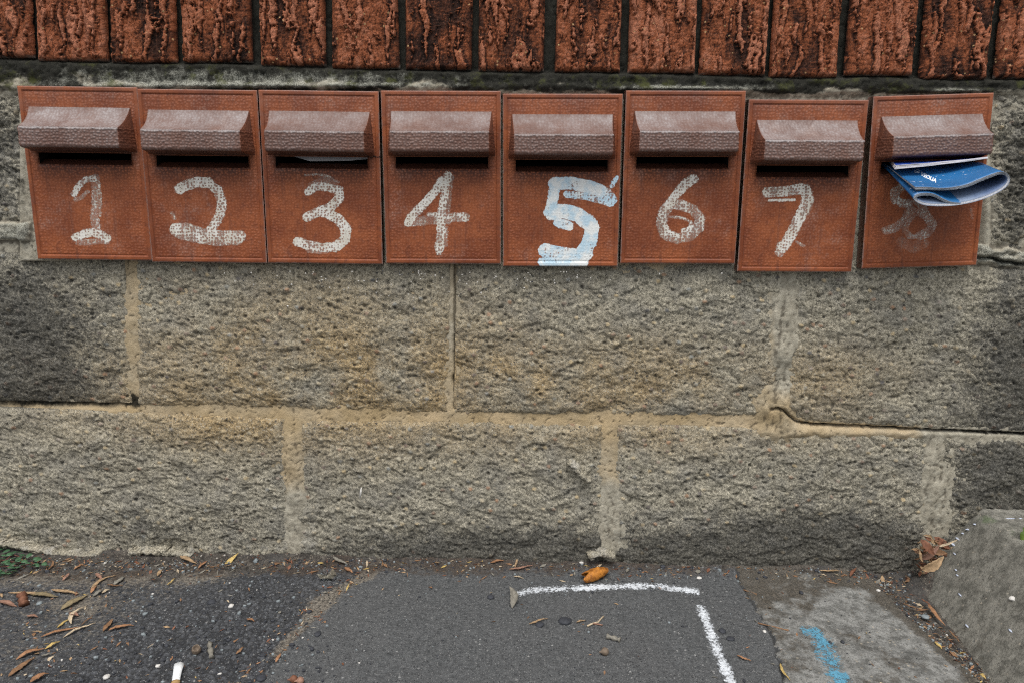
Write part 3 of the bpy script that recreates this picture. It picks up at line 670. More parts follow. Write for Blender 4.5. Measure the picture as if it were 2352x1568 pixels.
# the hand-painted figures: strokes in picture units  (points, width, density)
A1 = lambda L: [(x / 2.4829, y / 2.4829) for x, y in L]
A2 = lambda L: [(746.5 + x / 2.4829, y / 2.4829) for x, y in L]
A3 = lambda L: [(1493 + x / 2.3747, y / 2.3747) for x, y in L]
STROKES = {
 1: [(A1([(425, 1108), (440, 1075), (470, 1040), (505, 1020), (540, 1022)]), 13, .80), (A1([(545, 1020), (548, 1150), (540, 1240), (548, 1310)]), 19, .34), (A1([(430, 1140), (465, 1128), (500, 1095)]), 8, .40),
     (A1([(432, 1352), (480, 1335), (530, 1325), (575, 1340), (612, 1360)]), 17, .78), (A1([(450, 1385), (530, 1380), (610, 1375)]), 13, .30), (A1([(565, 1030), (575, 1120), (572, 1230)]), 4, .6)],
 2: [(A1([(1025, 1078), (1060, 1058), (1130, 1040), (1190, 1045)]), 22, .85), (A1([(1190, 1045), (1240, 1085), (1265, 1150), (1258, 1220), (1225, 1280), (1190, 1325)]), 20, .62),
     (A1([(1000, 1310), (1060, 1305), (1130, 1330), (1200, 1345), (1280, 1350), (1370, 1350)]), 26, .60), (A1([(1010, 1340), (1100, 1365), (1230, 1385), (1360, 1380)]), 14, .42), (A1([(980, 1215), (995, 1250)]), 5, .35)],
 3: [(A1([(1758, 1095), (1800, 1065), (1870, 1068), (1930, 1090)]), 17, .68), (A1([(1930, 1085), (1935, 1130), (1890, 1180), (1800, 1215), (1752, 1240)]), 20, .72), (A1([(1850, 1210), (1930, 1250), (1975, 1310), (1965, 1370), (1910, 1410)]), 22, .78),
     (A1([(1930, 1405), (1850, 1415), (1760, 1400), (1700, 1380)]), 20, .74), (A1([(1740, 1002), (1800, 994), (1870, 1005), (1930, 1040)]), 3.5, .42), (A1([(1760, 1430), (1860, 1440)]), 9, .3), (A1([(1770, 1060), (1850, 1025), (1910, 1050)]), 14, .22)],
 4: [(A2([(668, 1030), (630, 1090), (560, 1170), (500, 1230), (475, 1270)]), 18, .86), (A2([(700, 1000), (685, 1100), (668, 1200), (662, 1300), (655, 1420)]), 18, .66), (A2([(720, 1010), (705, 1100), (700, 1200)]), 12, .3),
     (A2([(480, 1270), (600, 1255), (700, 1255)]), 20, .34), (A2([(590, 1225), (650, 1225)]), 8, .8), (A2([(700, 1245), (760, 1240), (800, 1240)]), 20, .52), (A2([(640, 1400), (650, 1440)]), 14, .5), (A2([(690, 1300), (690, 1400)]), 8, .3)],
 5: [(A2([(1310, 1050), (1400, 1045), (1500, 1065), (1570, 1090)]), 28, .92), (A2([(1560, 1085), (1610, 1100), (1640, 1140)]), 20, .46), (A2([(1380, 1110), (1480, 1120), (1560, 1140), (1630, 1160)]), 15, .52), (A2([(1635, 1065), (1650, 1035), (1665, 1015)]), 8, .72),
     (A2([(1308, 1055), (1300, 1130), (1285, 1215)]), 24, .84), (A2([(1290, 1215), (1360, 1205), (1440, 1225), (1500, 1270)]), 32, .86), (A2([(1500, 1260), (1525, 1300), (1510, 1380), (1470, 1440)]), 30, .98), (A2([(1330, 1270), (1390, 1290)]), 20, .7),
     (A2([(1255, 1430), (1330, 1445), (1430, 1460), (1490, 1450)]), 30, .72), (A2([(1245, 1500), (1340, 1498), (1470, 1495)]), 22, .98), (A2([(1250, 1516), (1480, 1516)]), 8, 1.1)],
 6: [(A3([(238, 978), (200, 1000), (160, 1040)]), 21, .72), (A3([(165, 1035), (130, 1080), (100, 1120)]), 18, .92), (A3([(110, 1115), (75, 1160), (62, 1225), (85, 1280), (150, 1305)]), 24, .42), (A3([(80, 1150), (75, 1220), (110, 1275), (170, 1295)]), 8, .72),
     (A3([(150, 1300), (220, 1290), (268, 1240), (272, 1190), (235, 1145), (170, 1118), (110, 1112)]), 22, .46), (A3([(175, 1260), (225, 1245), (225, 1215)]), 8, .8), (A3([(110, 1185), (180, 1190), (230, 1220)]), 5, .45)],
 7: [(A3([(640, 1050), (740, 1045), (830, 1030)]), 22, .68), (A3([(845, 1035), (862, 1090), (835, 1150), (800, 1220)]), 24, .82), (A3([(805, 1210), (770, 1280), (725, 1350)]), 24, .72), (A3([(650, 1094), (720, 1094), (788, 1090)]), 4, .95),
     (A3([(715, 1340), (705, 1380)]), 18, .42), (A3([(800, 1320), (835, 1340)]), 6, .35), (A3([(880, 1050), (880, 1110), (850, 1180)]), 8, .3)],
 8: [(A3([(1365, 1025), (1335, 1055), (1335, 1090)]), 20, .56), (A3([(1335, 1085), (1375, 1112), (1410, 1110)]), 17, .60), (A3([(1420, 1150), (1390, 1200), (1345, 1240), (1285, 1258)]), 18, .42), (A3([(1480, 1120), (1510, 1180), (1540, 1225), (1520, 1265), (1470, 1290)]), 20, .44),
     (A3([(1500, 1280), (1440, 1292), (1410, 1290)]), 10, .50), (A3([(1370, 1320), (1430, 1350), (1490, 1330)]), 24, .24), (A3([(1450, 1090), (1480, 1130)]), 16, .45), (A3([(1395, 1115), (1440, 1155), (1500, 1180)]), 14, .40), (A3([(1420, 1288), (1392, 1262), (1400, 1215), (1440, 1165)]), 12, .42), (A3([(1750, 1140), (1755, 1190)]), 4, .35)],
}
def number_mesh(k):
    P = PLATE.copy()
    ctr, _, _, a = fit[k]
    X = ctr[0] + LX * math.cos(a) + (LZ - BH / 2) * math.sin(a); Z = ctr[2] - LX * math.sin(a) + (LZ - BH / 2) * math.cos(a)
    px, py = topx(np.stack([X, X * 0 - PT, Z], -1))
    px = px + 1.6 * gn(X * 160, Z * 160, 21) + 2.2 * gn(X * 420, Z * 420, 22); py = py + 1.6 * gn(X * 160, Z * 160, 23)
    dens = np.zeros_like(LX)
    for pts, wd, de in STROKES[k]:
        dm = np.full(LX.shape, 1e9)
        for (x0, y0), (x1, y1) in zip(pts[:-1], pts[1:]):
            vx, vy = x1 - x0, y1 - y0; t = np.clip(((px - x0) * vx + (py - y0) * vy) / (vx * vx + vy * vy), 0, 1)
            dm = np.minimum(dm, np.hypot(px - x0 - t * vx, py - y0 - t * vy))
        dens = np.maximum(dens, (de * 1.0 + .04) * ss(wd / 2 + 2.6, wd / 2 - 1.0, dm))
    pat = .84 + .42 * gn(LX * 95, LZ * 60, 30 + k) + .30 * gn(LX * 300, LZ * 60, 50 + k)
    dens = dens * np.clip(pat, .25, 1.2) * (.72 if k == 8 else 1.4 if k == 5 else 1.0)
    at = dict(dens=dens + .04 * (dens > .02), dot=np.clip(BUMP * 1.25 - .05, 0, 1) * (.75 if k == 5 else 1.0))
    m = (dens[:-1, :-1] > .02) | (dens[1:, 1:] > .02) | (dens[1:, :-1] > .02) | (dens[:-1, 1:] > .02)
    m &= pm
    P[..., 1] -= .00012
    f = gridfaces(NU, NV, m); V, f, at = compact(P.reshape(-1, 3), f, at)
    return mesh('painted_number', V, f, M_NUMB if k == 5 else M_NUM, at)
BOXLAB = {
 1: 'red brown letterbox with a hand painted white 1, leftmost of the eight',
 2: 'red brown letterbox with a hand painted white 2 and a heavy base stroke',
 3: 'red brown letterbox with a painted 3 and pale mail showing in its slot',
 4: 'red brown letterbox with a hand painted open white 4',
 5: 'red brown letterbox with a thick pale blue 5 running to its lower edge',
 6: 'red brown letterbox with a rounded white 6, set higher than the ones beside it',
 7: 'red brown letterbox with a painted white 7, hung lowest in the row',
 8: 'tilted red brown letterbox with a faded 8 behind blue newspapers, rightmost'}
boxes = {}
for k in range(1, 9):
    ctr, W, H, a = fit[k]
    foot = Vector(ctr) - Vector((math.sin(a), 0, math.cos(a))) * BH / 2
    r = thing('letterbox', BOXLAB[k], 'letterbox', foot, 'row of eight letterboxes set in the wall', (0, a, 0)); boxes[k] = r
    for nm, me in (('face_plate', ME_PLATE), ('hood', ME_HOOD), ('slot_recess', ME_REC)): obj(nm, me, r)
    obj('painted_number', number_mesh(k), r)
# cracked corner on letterbox 3: fine dark line beside the hood
def localbox(k, x, y, off=0.0):
    a, b = to_local(k, wallp(x, y, off=PT + off)); return float(a), float(b)
ck = [localbox(3, x, y) for x, y in ((845, 360), (853, 364), (860, 359), (868, 362), (877, 358))]
V = []; Fs = []
for i, (x, z) in enumerate(ck): V += [(x, -.0011, z + .0004), (x, -.0011, z - .0004), (x, .001, z)]
for i in range(len(ck) - 1):
    a = i * 3; Fs += [(a, a + 3, a + 4, a + 1), (a + 1, a + 4, a + 5, a + 2), (a, a + 2, a + 5, a + 3)]
poly('crack', V, Fs, M_DARK, boxes[3])

# ---------------------------------------------------------------- mail in slot 3
def slab(name, P4, th, mat, parent=None, n=10, sag=.0, seed=0, mat_edge=None):
    """sheet through 4 corners (a b c d), bent, with thickness"""
    a, b, c, d = [Vector(p) for p in P4]; V = []
    for lay in (0, 1):
        for i in range(n + 1):
            for j in range(n + 1):
                u, v = i / n, j / n
                p = a.lerp(b, u).lerp(d.lerp(c, u), v)
                p.z += sag * math.sin(math.pi * u) + .0006 * float(gn(u * 3 + seed, v * 2, seed)) - lay * th
                V.append(p)
    N = (n + 1) ** 2; Fs = []
    for i in range(n):
        for j in range(n):
            q = i * (n + 1) + j; Fs.append((q, q + n + 1, q + n + 2, q + 1)); Fs.append((N + q, N + q + 1, N + q + n + 2, N + q + n + 1))
    e0 = [i * (n + 1) for i in range(n + 1)]; e1 = [i * (n + 1) + n for i in range(n + 1)]; e2 = list(range(n + 1)); e3 = [n * (n + 1) + j for j in range(n + 1)]
    ne = len(Fs)
    for e in (e0, e1, e2, e3):
        for p, q in zip(e[:-1], e[1:]): Fs.append((p, q, N + q, N + p))
    o = poly(name, V, Fs, mat, parent)
    if mat_edge:
        o.data.materials.append(mat_edge)
        for i, p in enumerate(o.data.polygons):
            if i >= ne: p.material_index = 1
    return o
M_PAPER = mat_plain('white_paper', (.62, .61, .64), .75, .2, .12, 40, .0002)
M_PAGES = mat_plain('page_edges', (.42, .46, .50), .8, .2, .55, 700, .0006)
e = slab('envelope', [wallp(650, 357, .001), wallp(846, 357, .001), wallp(846, 340, -.05), wallp(650, 345, -.05)], .0012, M_PAPER, None, 10, .0, 3)
for v in e.data.vertices:
    if v.co.y > -.01: pass
tag(e, 'pale envelope lying inside the slot of the letterbox painted 3', 'envelope')
e2 = poly('envelope', [wallp(668, 358, -.004), wallp(842, 358, -.004), wallp(846, 366, -.004), wallp(800, 370, -.004), wallp(712, 371, -.004),
      wallp(668, 358, -.0045), wallp(842, 358, -.0045), wallp(846, 366, -.0045), wallp(800, 370, -.0045), wallp(712, 371, -.0045)],
      [(0, 4, 3, 2, 1), (5, 6, 7, 8, 9), (0, 1, 6, 5), (1, 2, 7, 6), (2, 3, 8, 7), (3, 4, 9, 8), (4, 0, 5, 9)], M_PAPER)
bpy.data.objects.remove(e, do_unlink=True); e2.name = 'envelope'
tag(e2, 'pale lilac mail drooping inside the slot of the letterbox painted 3', 'envelope')

# ---------------------------------------------------------------- newspapers in letterbox 8
def Z8(x, y): return (1952.3 + x / 3.6406, 201 + y / 3.6406)
def mat_blue():
    m = NT('blue_cover', .38, .5)
    c = m.mix(m.step(m.noise(18, 3, .6), .3, .7), (.014, .105, .27), (.022, .145, .36))
    k = m.math('MULTIPLY', m.step(m.noise(260, 3, .6), .64, .70), m.step(m.noise(26, 2, .5), .46, .6))
    c = m.mix(m.math('MULTIPLY', k, .85), c, (.62, .68, .75)); m.col(c); return m.m
def mat_inner():
    m = NT('inner_page', .5, .4)
    m.col(m.mix(m.step(m.noise(14, 3, .6), .4, .6), (.10, .15, .27), (.18, .24, .35))); return m.m
M_BLUE = mat_blue(); M_INNER = mat_inner(); M_GREYP = mat_plain('grey_page', (.36, .38, .42), .6, .3, .2, 30, 0)
M_WHITE = mat_plain('white_print', (.82, .84, .86), .5, .3, .05, 30, 0); M_INK = mat_plain('black_print', (.04, .05, .07), .5, .3, .05, 30, 0)
def smooth_curve(pts, n):
    pts = np.array(pts, float); d = np.r_[0, np.cumsum(np.hypot(*np.diff(pts, axis=0).T))]
    out = []; m = len(pts)
    for t in np.linspace(0, d[-1], n):
        i = min(max(np.searchsorted(d, t) - 1, 0), m - 2); u = (t - d[i]) / (d[i + 1] - d[i])
        p0 = pts[max(i - 1, 0)]; p1 = pts[i]; p2 = pts[i + 1]; p3 = pts[min(i + 2, m - 1)]
        out.append(.5 * ((2 * p1) + (-p0 + p2) * u + (2 * p0 - 5 * p1 + 4 * p2 - p3) * u * u + (-p0 + 3 * p1 - 3 * p2 + p3) * u ** 3))
    return np.array(out)
PROF = [(548, 838), (640, 836), (760, 838), (880, 832), (980, 810), (1080, 768), (1180, 728), (1250, 706), (1300, 712), (1332, 742), (1338, 782), (1310, 830), (1240, 880),
        (1130, 930), (1000, 968), (860, 990), (720, 994), (620, 985), (555, 958), (530, 925), (548, 900), (600, 884), (665, 884), (720, 898), (780, 930), (850, 958), (930, 966)]
news = thing('newspaper', 'folded blue newspaper bulging out of the rightmost letterbox with white printed lettering', 'newspaper', tuple(wallp(*Z8(600, 640), off=.01)))
def nchild(o, p=None):
    o.matrix_parent_inverse = Matrix.Translation(news.location).inverted(); return o
OFF_F, NT_ = .085, 22
def news_layer(name, inset, mat_out, mat_in, tins=.0, n=120, cut=1.0, seed=1):
    pr = smooth_curve(PROF, n)
    if cut < 1: pr = pr[:int(n * cut)]
    tg = np.gradient(pr, axis=0); nr = np.stack([-tg[:, 1], tg[:, 0]], 1); nr /= np.linalg.norm(nr, axis=1, keepdims=True)   # to the inside of the roll
    n = len(pr); rows = []
    for lay in (0, 1):
        q = pr + nr * (inset + lay * 1.7)
        for j in range(NT_):
            t = j / (NT_ - 1)
            for i in range(n):
                fx, fy = q[i]
                fy += 4 * math.sin(fx / 60.0 + seed) * (fy < 850) * (1 - t) * (fx < 900)
                bx = 262 + (fx - 540) * 1.00 + 0; bx = min(max(bx, 256 + inset), 1085)
                by = 628 + (fy - 850) * .10 - .012 * (bx - 260)
                a = t ** .85
                xx = fx + (bx - fx) * a; yy = fy + (by - fy) * a
                off = OFF_F * (1 - t) + (-.02) * t - (tins * (1 - t))
                rows.append(wallp(*Z8(xx, yy), off=PT * .6 + off))
    V = np.array(rows); N = n * NT_; Fs = []; mi = []
    idx = lambda l, j, i: l * N + j * n + i
    for j in range(NT_ - 1):
        for i in range(n - 1):
            Fs.append((idx(0, j, i), idx(0, j, i + 1), idx(0, j + 1, i + 1), idx(0, j + 1, i))); mi.append(0)
            Fs.append((idx(1, j, i), idx(1, j + 1, i), idx(1, j + 1, i + 1), idx(1, j, i + 1))); mi.append(1)
    for i in range(n - 1): Fs.append((idx(0, 0, i), idx(1, 0, i), idx(1, 0, i + 1), idx(0, 0, i + 1))); mi.append(2)
    for j in range(NT_ - 1):
        for i in (0, n - 1): Fs.append((idx(0, j, i), idx(0, j + 1, i), idx(1, j + 1, i), idx(1, j, i))); mi.append(2)
    me = mesh(name, V, Fs, mat_out); me.materials.append(mat_in); me.materials.append(M_PAGES)
    me.polygons.foreach_set('material_index', np.array(mi, np.int32)); me.polygons.foreach_set('use_smooth', np.array([m < 2 for m in mi]))
    return nchild(obj(name, me, news))
cover = news_layer('cover', 0, M_BLUE, M_INNER)
for s_ in range(1, 6): news_layer('page', s_ * 4.3, M_PAPER if s_ < 4 else M_INNER, M_PAPER if s_ < 4 else M_INNER, tins=.0003 * s_, cut=1 - .004 * s_, seed=s_ * 2)
dg = bpy.context.evaluated_depsgraph_get
def bvh_of(o):
    me = o.data; return BVHTree.FromPolygons([v.co.copy() for v in me.vertices], [tuple(p.vertices) for p in me.polygons])
def cast(bvh, px, py, lift=.0003):
    a, b, c = ray(px, py); d = Vector((float(a), float(b), float(c))).normalized(); o = Vector((0, -DW, HC))
    h = bvh.ray_cast(o, d)
    return (h[0] - d * lift) if h[0] is not None else None
def text_on(txt, bvh, origin, ux, uy, mat, name, parent, size=1.0, bold=.0, shear=0.0):
    cu = bpy.data.curves.new('lettering', 'FONT'); cu.body = txt; cu.size = size; cu.offset = bold; cu.resolution_u = 3; cu.shear = shear
    t = bpy.data.objects.new('lettering', cu); COL.objects.link(t)
    bpy.context.view_layer.update()
    me = bpy.data.meshes.new_from_object(t.evaluated_get(dg())); bpy.data.objects.remove(t, do_unlink=True)
    me.materials.clear(); me.materials.append(mat)
    last = None
    for v in me.vertices:
        X = origin[0] + ux[0] * v.co.x + uy[0] * v.co.y; Y = origin[1] + ux[1] * v.co.x + uy[1] * v.co.y
        p = cast(bvh, X, Y)
        if p is None: p = last if last else Vector(wallp(X, Y, .05))
        last = p; v.co = p
    me.name = name
    return nchild(obj(name, me, parent))
bv = bvh_of(cover)
# the word on the cover, running down to the right
text_on('VEOLIA', bv, Z8(590, 735), (150 / 3.6406 / 3.9, 72 / 3.6406 / 3.9), (14 / 3.6406, -38 / 3.6406), M_WHITE, 'lettering', news, 1.0, .045)
# ring logo before it
V = []; Fs = []; n = 20
for i in range(n + 1):
    t = 2 * math.pi * (i / n) * .93 + .5
    for r in (1.0, .66):
        X, Y = Z8(558 + 27 * r * math.cos(t) + 5, 703 + 15 * r * math.sin(t)); V.append(cast(bv, X, Y) or Vector(wallp(X, Y, .06)))
for i in range(n): Fs.append((2 * i, 2 * i + 2, 2 * i + 3, 2 * i + 1))
b0 = len(V)
for i in range(8):
    t = 2 * math.pi * i / 8; X, Y = Z8(564 + 11 * math.cos(t), 706 + 6 * math.sin(t)); V.append(cast(bv, X, Y) or Vector(wallp(X, Y, .06)))
Fs.append(tuple(range(b0, b0 + 8)))
nchild(poly('ring_logo', V, Fs, M_WHITE, news))
try:
    inner = [o for o in news.children if o.name.startswith('page')][-1]
    text_on('IUL', bvh_of(inner), Z8(572, 925), (75 / 3.6406, 6 / 3.6406), (2, -50 / 3.6406), M_INK, 'lettering', news, .9, .02)
except Exception as ex: print('text', ex)
# second, thinner magazine pressed on top
M_MAG = None
def mat_mag():
    m = NT('magazine_cover', .35, .5)
    n_ = m.noise(30, 4, .6)
    c = m.mix(m.step(n_, .4, .55), (.012, .04, .25), (.03, .09, .40)); c = m.mix(m.step(m.noise(70, 3, .6), .60, .66, 0, .8), c, (.55, .6, .66)); m.col(c); return m.m
M_MAG = mat_mag()
mg = thing('magazine', 'thin blue and white magazine squeezed between the hood and the folded newspaper', 'magazine', tuple(wallp(*Z8(500, 640), off=.03)))
def mgc(o): o.matrix_parent_inverse = Matrix.Translation(mg.location).inverted(); return o
def Q(x, y, off): return wallp(*Z8(x, y), off=off)
fl, fr = Q(388, 652, .056), Q(1152, 580, .044); bl, br = Q(325, 600, -.02), Q(1085, 585, -.02)
for i_, (dz, mt) in enumerate(((0, M_MAG), (-.0011, M_PAPER), (-.0024, M_PAPER), (-.0037, M_PAPER))):
    o_ = slab('cover' if i_ == 0 else 'page', [Vector(fl) + Vector((-.0009 * i_, -.0008 * i_, dz)), Vector(fr) + Vector((0, -.0004 * i_, dz * .35)), Vector(br) + Vector((0, 0, dz * .3)), Vector(bl) + Vector((0, 0, dz * .3))], .0007 if i_ else .0006, mt, mg, 14, -.0008, 5 + i_, M_PAPER)
    mgc(o_)
mb = bvh_of([o for o in mg.children if o.name.startswith('cover')][0])
tx = text_on('S', mb, Z8(448, 618), (9 / 3.64, 16 / 3.64), (22 / 3.64, -10 / 3.64), M_WHITE, 'lettering', mg, .9, .02); mgc(tx)

# ================================================================ THE GROUND
soilname = 'soil'
def gnd_fields(px, py, X, Y):
    n1 = fbm(X * 20, Y * 20, 7, 4) ; n2 = fbm(X * 70, Y * 70, 9, 3)
    jw = 12 * n1 + 8 * n2
    # edge of the coarse surface against the patch
    xe = np.interp(py, [1250, 1330, 1350, 1400, 1450, 1500, 1568, 1700], [905, 850, 800, 742, 700, 650, 590, 480])
    smooth = ss(-6, 6, px - xe + 14 * n1 + 7 * n2)
    xc = np.interp(py, [1250, 1330, 1360, 1420, 1470, 1568, 1700], [1690, 1690, 1712, 1752, 1775, 1800, 1850])
    slab_ = ss(-5, 5, px - xc + 18 * n1 + 16 * n2)
    xg = np.interp(py, [1300, 1340, 1400, 1470, 1568, 1700], [1960, 2010, 2066, 2140, 2256, 2400])
    gut = ss(-4, 4, px - xg + 9 * n1 + 9 * n2)
    wl = np.interp(px, [0, 300, 700, 1100, 1500, 1700, 2000, 2200], [1318, 1330, 1310, 1300, 1305, 1315, 1330, 1345])
    soil = ss(9, -9, py - wl + np.interp(px, [700, 1000, 1650, 1900], [6, 17, 15, 4]) + 42 * n1 + 24 * n2)
    return smooth, slab_, gut, soil, n1, n2
def ground_height(X, Y, fields=None):
    P = np.stack([X, Y, gz(X)], -1); px, py = topx(P)
    smooth, slab_, gut, soil, n1, n2 = fields or gnd_fields(px, py, X, Y)
    f1, f2, c = worley(X * 175 + .6 * gn(X * 90, Y * 90, 3), Y * 175 + .6 * gn(X * 90, Y * 90, 4), 5)
    coarse = (1 - smooth)
    finer = ss(60, -60, px - (420 - (py - 1380) * 1.9))          # finer old surface at the far left
    ca = coarse * (.0032 - .0017 * finer) * ss(1300, 1340, py)
    z = ca * (np.clip((f2 - f1) * 1.6, 0, 1) ** .6 * (.45 + .55 * c)) + .0004 * fbm(X * 350, Y * 350, 6, 3)
    z = z + .0016 * fbm(X * 9, Y * 9, 12, 2) + .0011 * smooth * (1 - slab_)
    g1, g2, gc = worley(X * 330, Y * 330, 15); z = z + smooth * (1 - slab_) * .0009 * np.clip(g2 - g1, 0, 1) * (gc)
    z = z + slab_ * (1 - gut) * (.0030 + .0010 * fbm(X * 60, Y * 60, 33, 4)) - gut * (.004 + .0028 * fbm(X * 80, Y * 80, 14, 4)) * (1 - soil)
    z = z + soil * (.0012 + .0022 * fbm(X * 110, Y * 110, 18, 4, .6)) + .007 * np.exp(-np.maximum(-Y, 0) / .012)
    z = z - .0022 * np.exp(-((f1 * 0 + np.abs(px - np.interp(py, [1330, 1360, 1420, 1470, 1568, 1700], [1690, 1712, 1752, 1775, 1800, 1850]) + 10 * n1 + 6 * n2)) / 3.0) ** 2)
    return gz(X) + z, c, f2 - f1, finer
def build_ground():
    xs = np.concatenate([np.arange(-1.1, -.72, .004), np.arange(-.72, .72, .00128), np.arange(.72, 1.1, .004)])
    ys = np.concatenate([np.arange(-.62, -.32, .004), np.arange(-.32, .022, .00128)])
    X, Y = np.meshgrid(xs, ys, indexing='ij')
    P = np.stack([X, Y, gz(X)], -1); px, py = topx(P)
    fl_ = gnd_fields(px, py, X, Y); smooth, slab_, gut, soil, n1, n2 = fl_
    Z, c, gap, finer = ground_height(X, Y, fl_)
    P[..., 2] = Z
    cav = np.clip(.5 + lap(Z, 2) / .0010, 0, 1)
    xe = np.interp(py, [1250, 1330, 1350, 1400, 1450, 1500, 1568, 1700], [905, 850, 800, 742, 700, 650, 590, 480])
    sand = .95 * np.exp(-((px - xe + 14) / 22) ** 2) * ss(1560, 1480, py) + .6 * blob(px, py, 730, 1385, 55, 30) + .5 * finer * (1 - smooth) + .35 * ss(1360, 1325, py) + .35 * blob(px, py, 190, 1390, 60, 30)
    dirt = .85 * ss(1345, 1300, py - 8 * n1 * 2) + .45 * blob(px, py, 200, 1330, 160, 40)
    seg = np.exp(-((px - np.interp(py, [1330, 1360, 1420, 1470, 1568, 1700], [1690, 1712, 1752, 1775, 1800, 1850]) - 6) / 16) ** 2)
    dirt_s = .62 * ss(1395, 1330, py) + .42 * np.exp(-((px - np.interp(py, [1330, 1360, 1420, 1470, 1568, 1700], [1690, 1712, 1752, 1775, 1800, 1850]) - 20) / 34) ** 2) + .35 * ss(1352, 1325, py) + .22 + .9 * fbm(X * 24, Y * 24, 57, 3) + .75 * np.exp(-((px - np.interp(py, [1300, 1340, 1400, 1470, 1568, 1700], [1960, 2010, 2066, 2140, 2256, 2400]) + 14) / 24) ** 2) + .35 * blob(px, py, 1790, 1400, 60, 50)
    at = dict(cell=c * (.6 + .4 * np.clip(gap * 2, 0, 1)), cav=cav, sand=sand, dirt=dirt, moss=X * 0)
    reg = np.zeros(X.shape, int); reg[smooth > .5] = 1; reg[slab_ > .5] = 2; reg[(gut > .5) & (slab_ > .5)] = 3; reg[soil > .5] = 3
    rc = reg[:-1, :-1]
    for r, nm, mt in ((0, 'asphalt_pavement', M_COARSE), (1, 'asphalt_patch', M_SMOOTH), (2, 'concrete_slab', M_SLAB), (3, 'soil', M_SOIL)):
        a2 = dict(at)
        if r == 2: a2['dirt'] = dirt_s; 
        o = gridobj(nm, P, mt, None, a2, mask=(rc == r)); tag(o, kind='structure')
    # far ground all round
    V = [(-12, -14, gz(-12) - .012), (12, -14, gz(12) - .012), (12, .03, gz(12) - .012), (-12, .03, gz(-12) - .012)]
    # keep it level with the dense part where they meet
    n = 24; xs = np.linspace(-12, 12, 2 * n + 1); ys = np.linspace(-14, .03, n + 1); X, Y = np.meshgrid(xs, ys, indexing='ij')
    P = np.stack([X, Y, GA + GB * np.clip(X, -3, 3) - .008], -1)
    o = gridobj('ground', P, M_SMOOTH, None, dict(cell=X * 0, cav=X * 0, sand=X * 0, dirt=X * 0)); tag(o, kind='structure')
build_ground()
def on_ground(px, py, h=0.0):
    p = groundp(px, py, .001); z = ground_height(np.array([p[0]]), np.array([p[1]]))[0][0]
    return Vector((p[0], p[1], max(z, gz(p[0])) + h))
# concrete haunch at the right
G1 = groundp(2112, 1331); G2 = groundp(2282, 1558); T1 = wallp(2251, 1177, off=.006)
nrm = np.cross(G2 - G1, T1 - G1); nrm = nrm if nrm[2] > 0 else -nrm
hT = T1[2] - gz(T1[0])
kerb = thing('concrete_kerb', 'sloping concrete kerb block with lilac paint drips against the wall at the right edge', 'kerb', tuple(G1))
def kh(X, Y):
    hp = G1[2] - (nrm[0] * (X - G1[0]) + nrm[1] * (Y - G1[1])) / nrm[2] - gz(X)
    k = .0018; return -k * np.log(np.exp(-hp / k) + np.exp(-(hT + .004) / k))
def build_kerb():
    e = (G2 - G1)[:2]; L = np.linalg.norm(e); e /= L; p = np.array([-e[1], e[0]]); 
    if p[0] < 0: p = -p
    us = np.arange(-.16, .62, .0022); vs = np.arange(-.010, .62, .0022)
    U, Vv = np.meshgrid(us, vs, indexing='ij'); X = G1[0] + e[0] * U + p[0] * Vv; Y = G1[1] + e[1] * U + p[1] * Vv
    h = kh(X, Y) + .0004 * fbm(X * 420, Y * 420, 6, 2) + .0012 * fbm(X * 45, Y * 45, 3, 4) + .0011 * fbm(X * 260, Y * 260, 5, 3, .8) - .0016 * ss(.30, .12, worley(X * 90, Y * 90, 7)[0]) * (worley(X * 90, Y * 90, 7)[2] > .8)
    P = np.stack([X, Y, gz(X) + h], -1); px, py = topx(P)
    dirt = .22 * np.exp(-np.maximum(Vv, 0) / .010) + .3 * blob(px, py, 2240, 1480, 60, 60)
    moss = .75 * blob(px, py, 2262, 1192, 34, 16) + .35 * blob(px, py, 2340, 1260, 60, 50) + .3 * blob(px, py, 2330, 1215, 40, 18)
    m = (Y[:-1, :-1] < .0) 
    o = gridobj('kerb_body', P, M_KERB, kerb, dict(dirt=dirt + .06, moss=moss), mask=m, flip=True)
    o.matrix_parent_inverse = Matrix.Translation(kerb.location).inverted(); return o
kb = build_kerb(); kbv = bvh_of(kb)
def pebble(c, rx, ry, rz, seed, rot=0.0, n=(7, 5)):
    rr = random.Random(seed); V = []; Fs = []; a, b = n
    V.append((0, 0, rz))
    for j in range(1, b):
        ph = math.pi * j / b
        for i in range(a):
            th = 2 * math.pi * i / a; k = rr.uniform(.82, 1.15)
            V.append((rx * math.sin(ph) * math.cos(th) * k, ry * math.sin(ph) * math.sin(th) * k, rz * math.cos(ph) * k))
    V.append((0, 0, -rz)); L = len(V) - 1
    for i in range(a): Fs.append((0, 1 + i, 1 + (i + 1) % a)); Fs.append((L, 1 + (b - 2) * a + (i + 1) % a, 1 + (b - 2) * a + i))
    for j in range(b - 2):
        for i in range(a): Fs.append((1 + j * a + i, 1 + (j + 1) * a + i, 1 + (j + 1) * a + (i + 1) % a, 1 + j * a + (i + 1) % a))
    c_, s_ = math.cos(rot), math.sin(rot)
    return [(c[0] + x * c_ - y * s_, c[1] + x * s_ + y * c_, c[2] + z) for x, y, z in V], Fs
M_DRIP = mat_plain('lilac_paint', (.50, .55, .66), .5, .4, .12, 200, .0003)
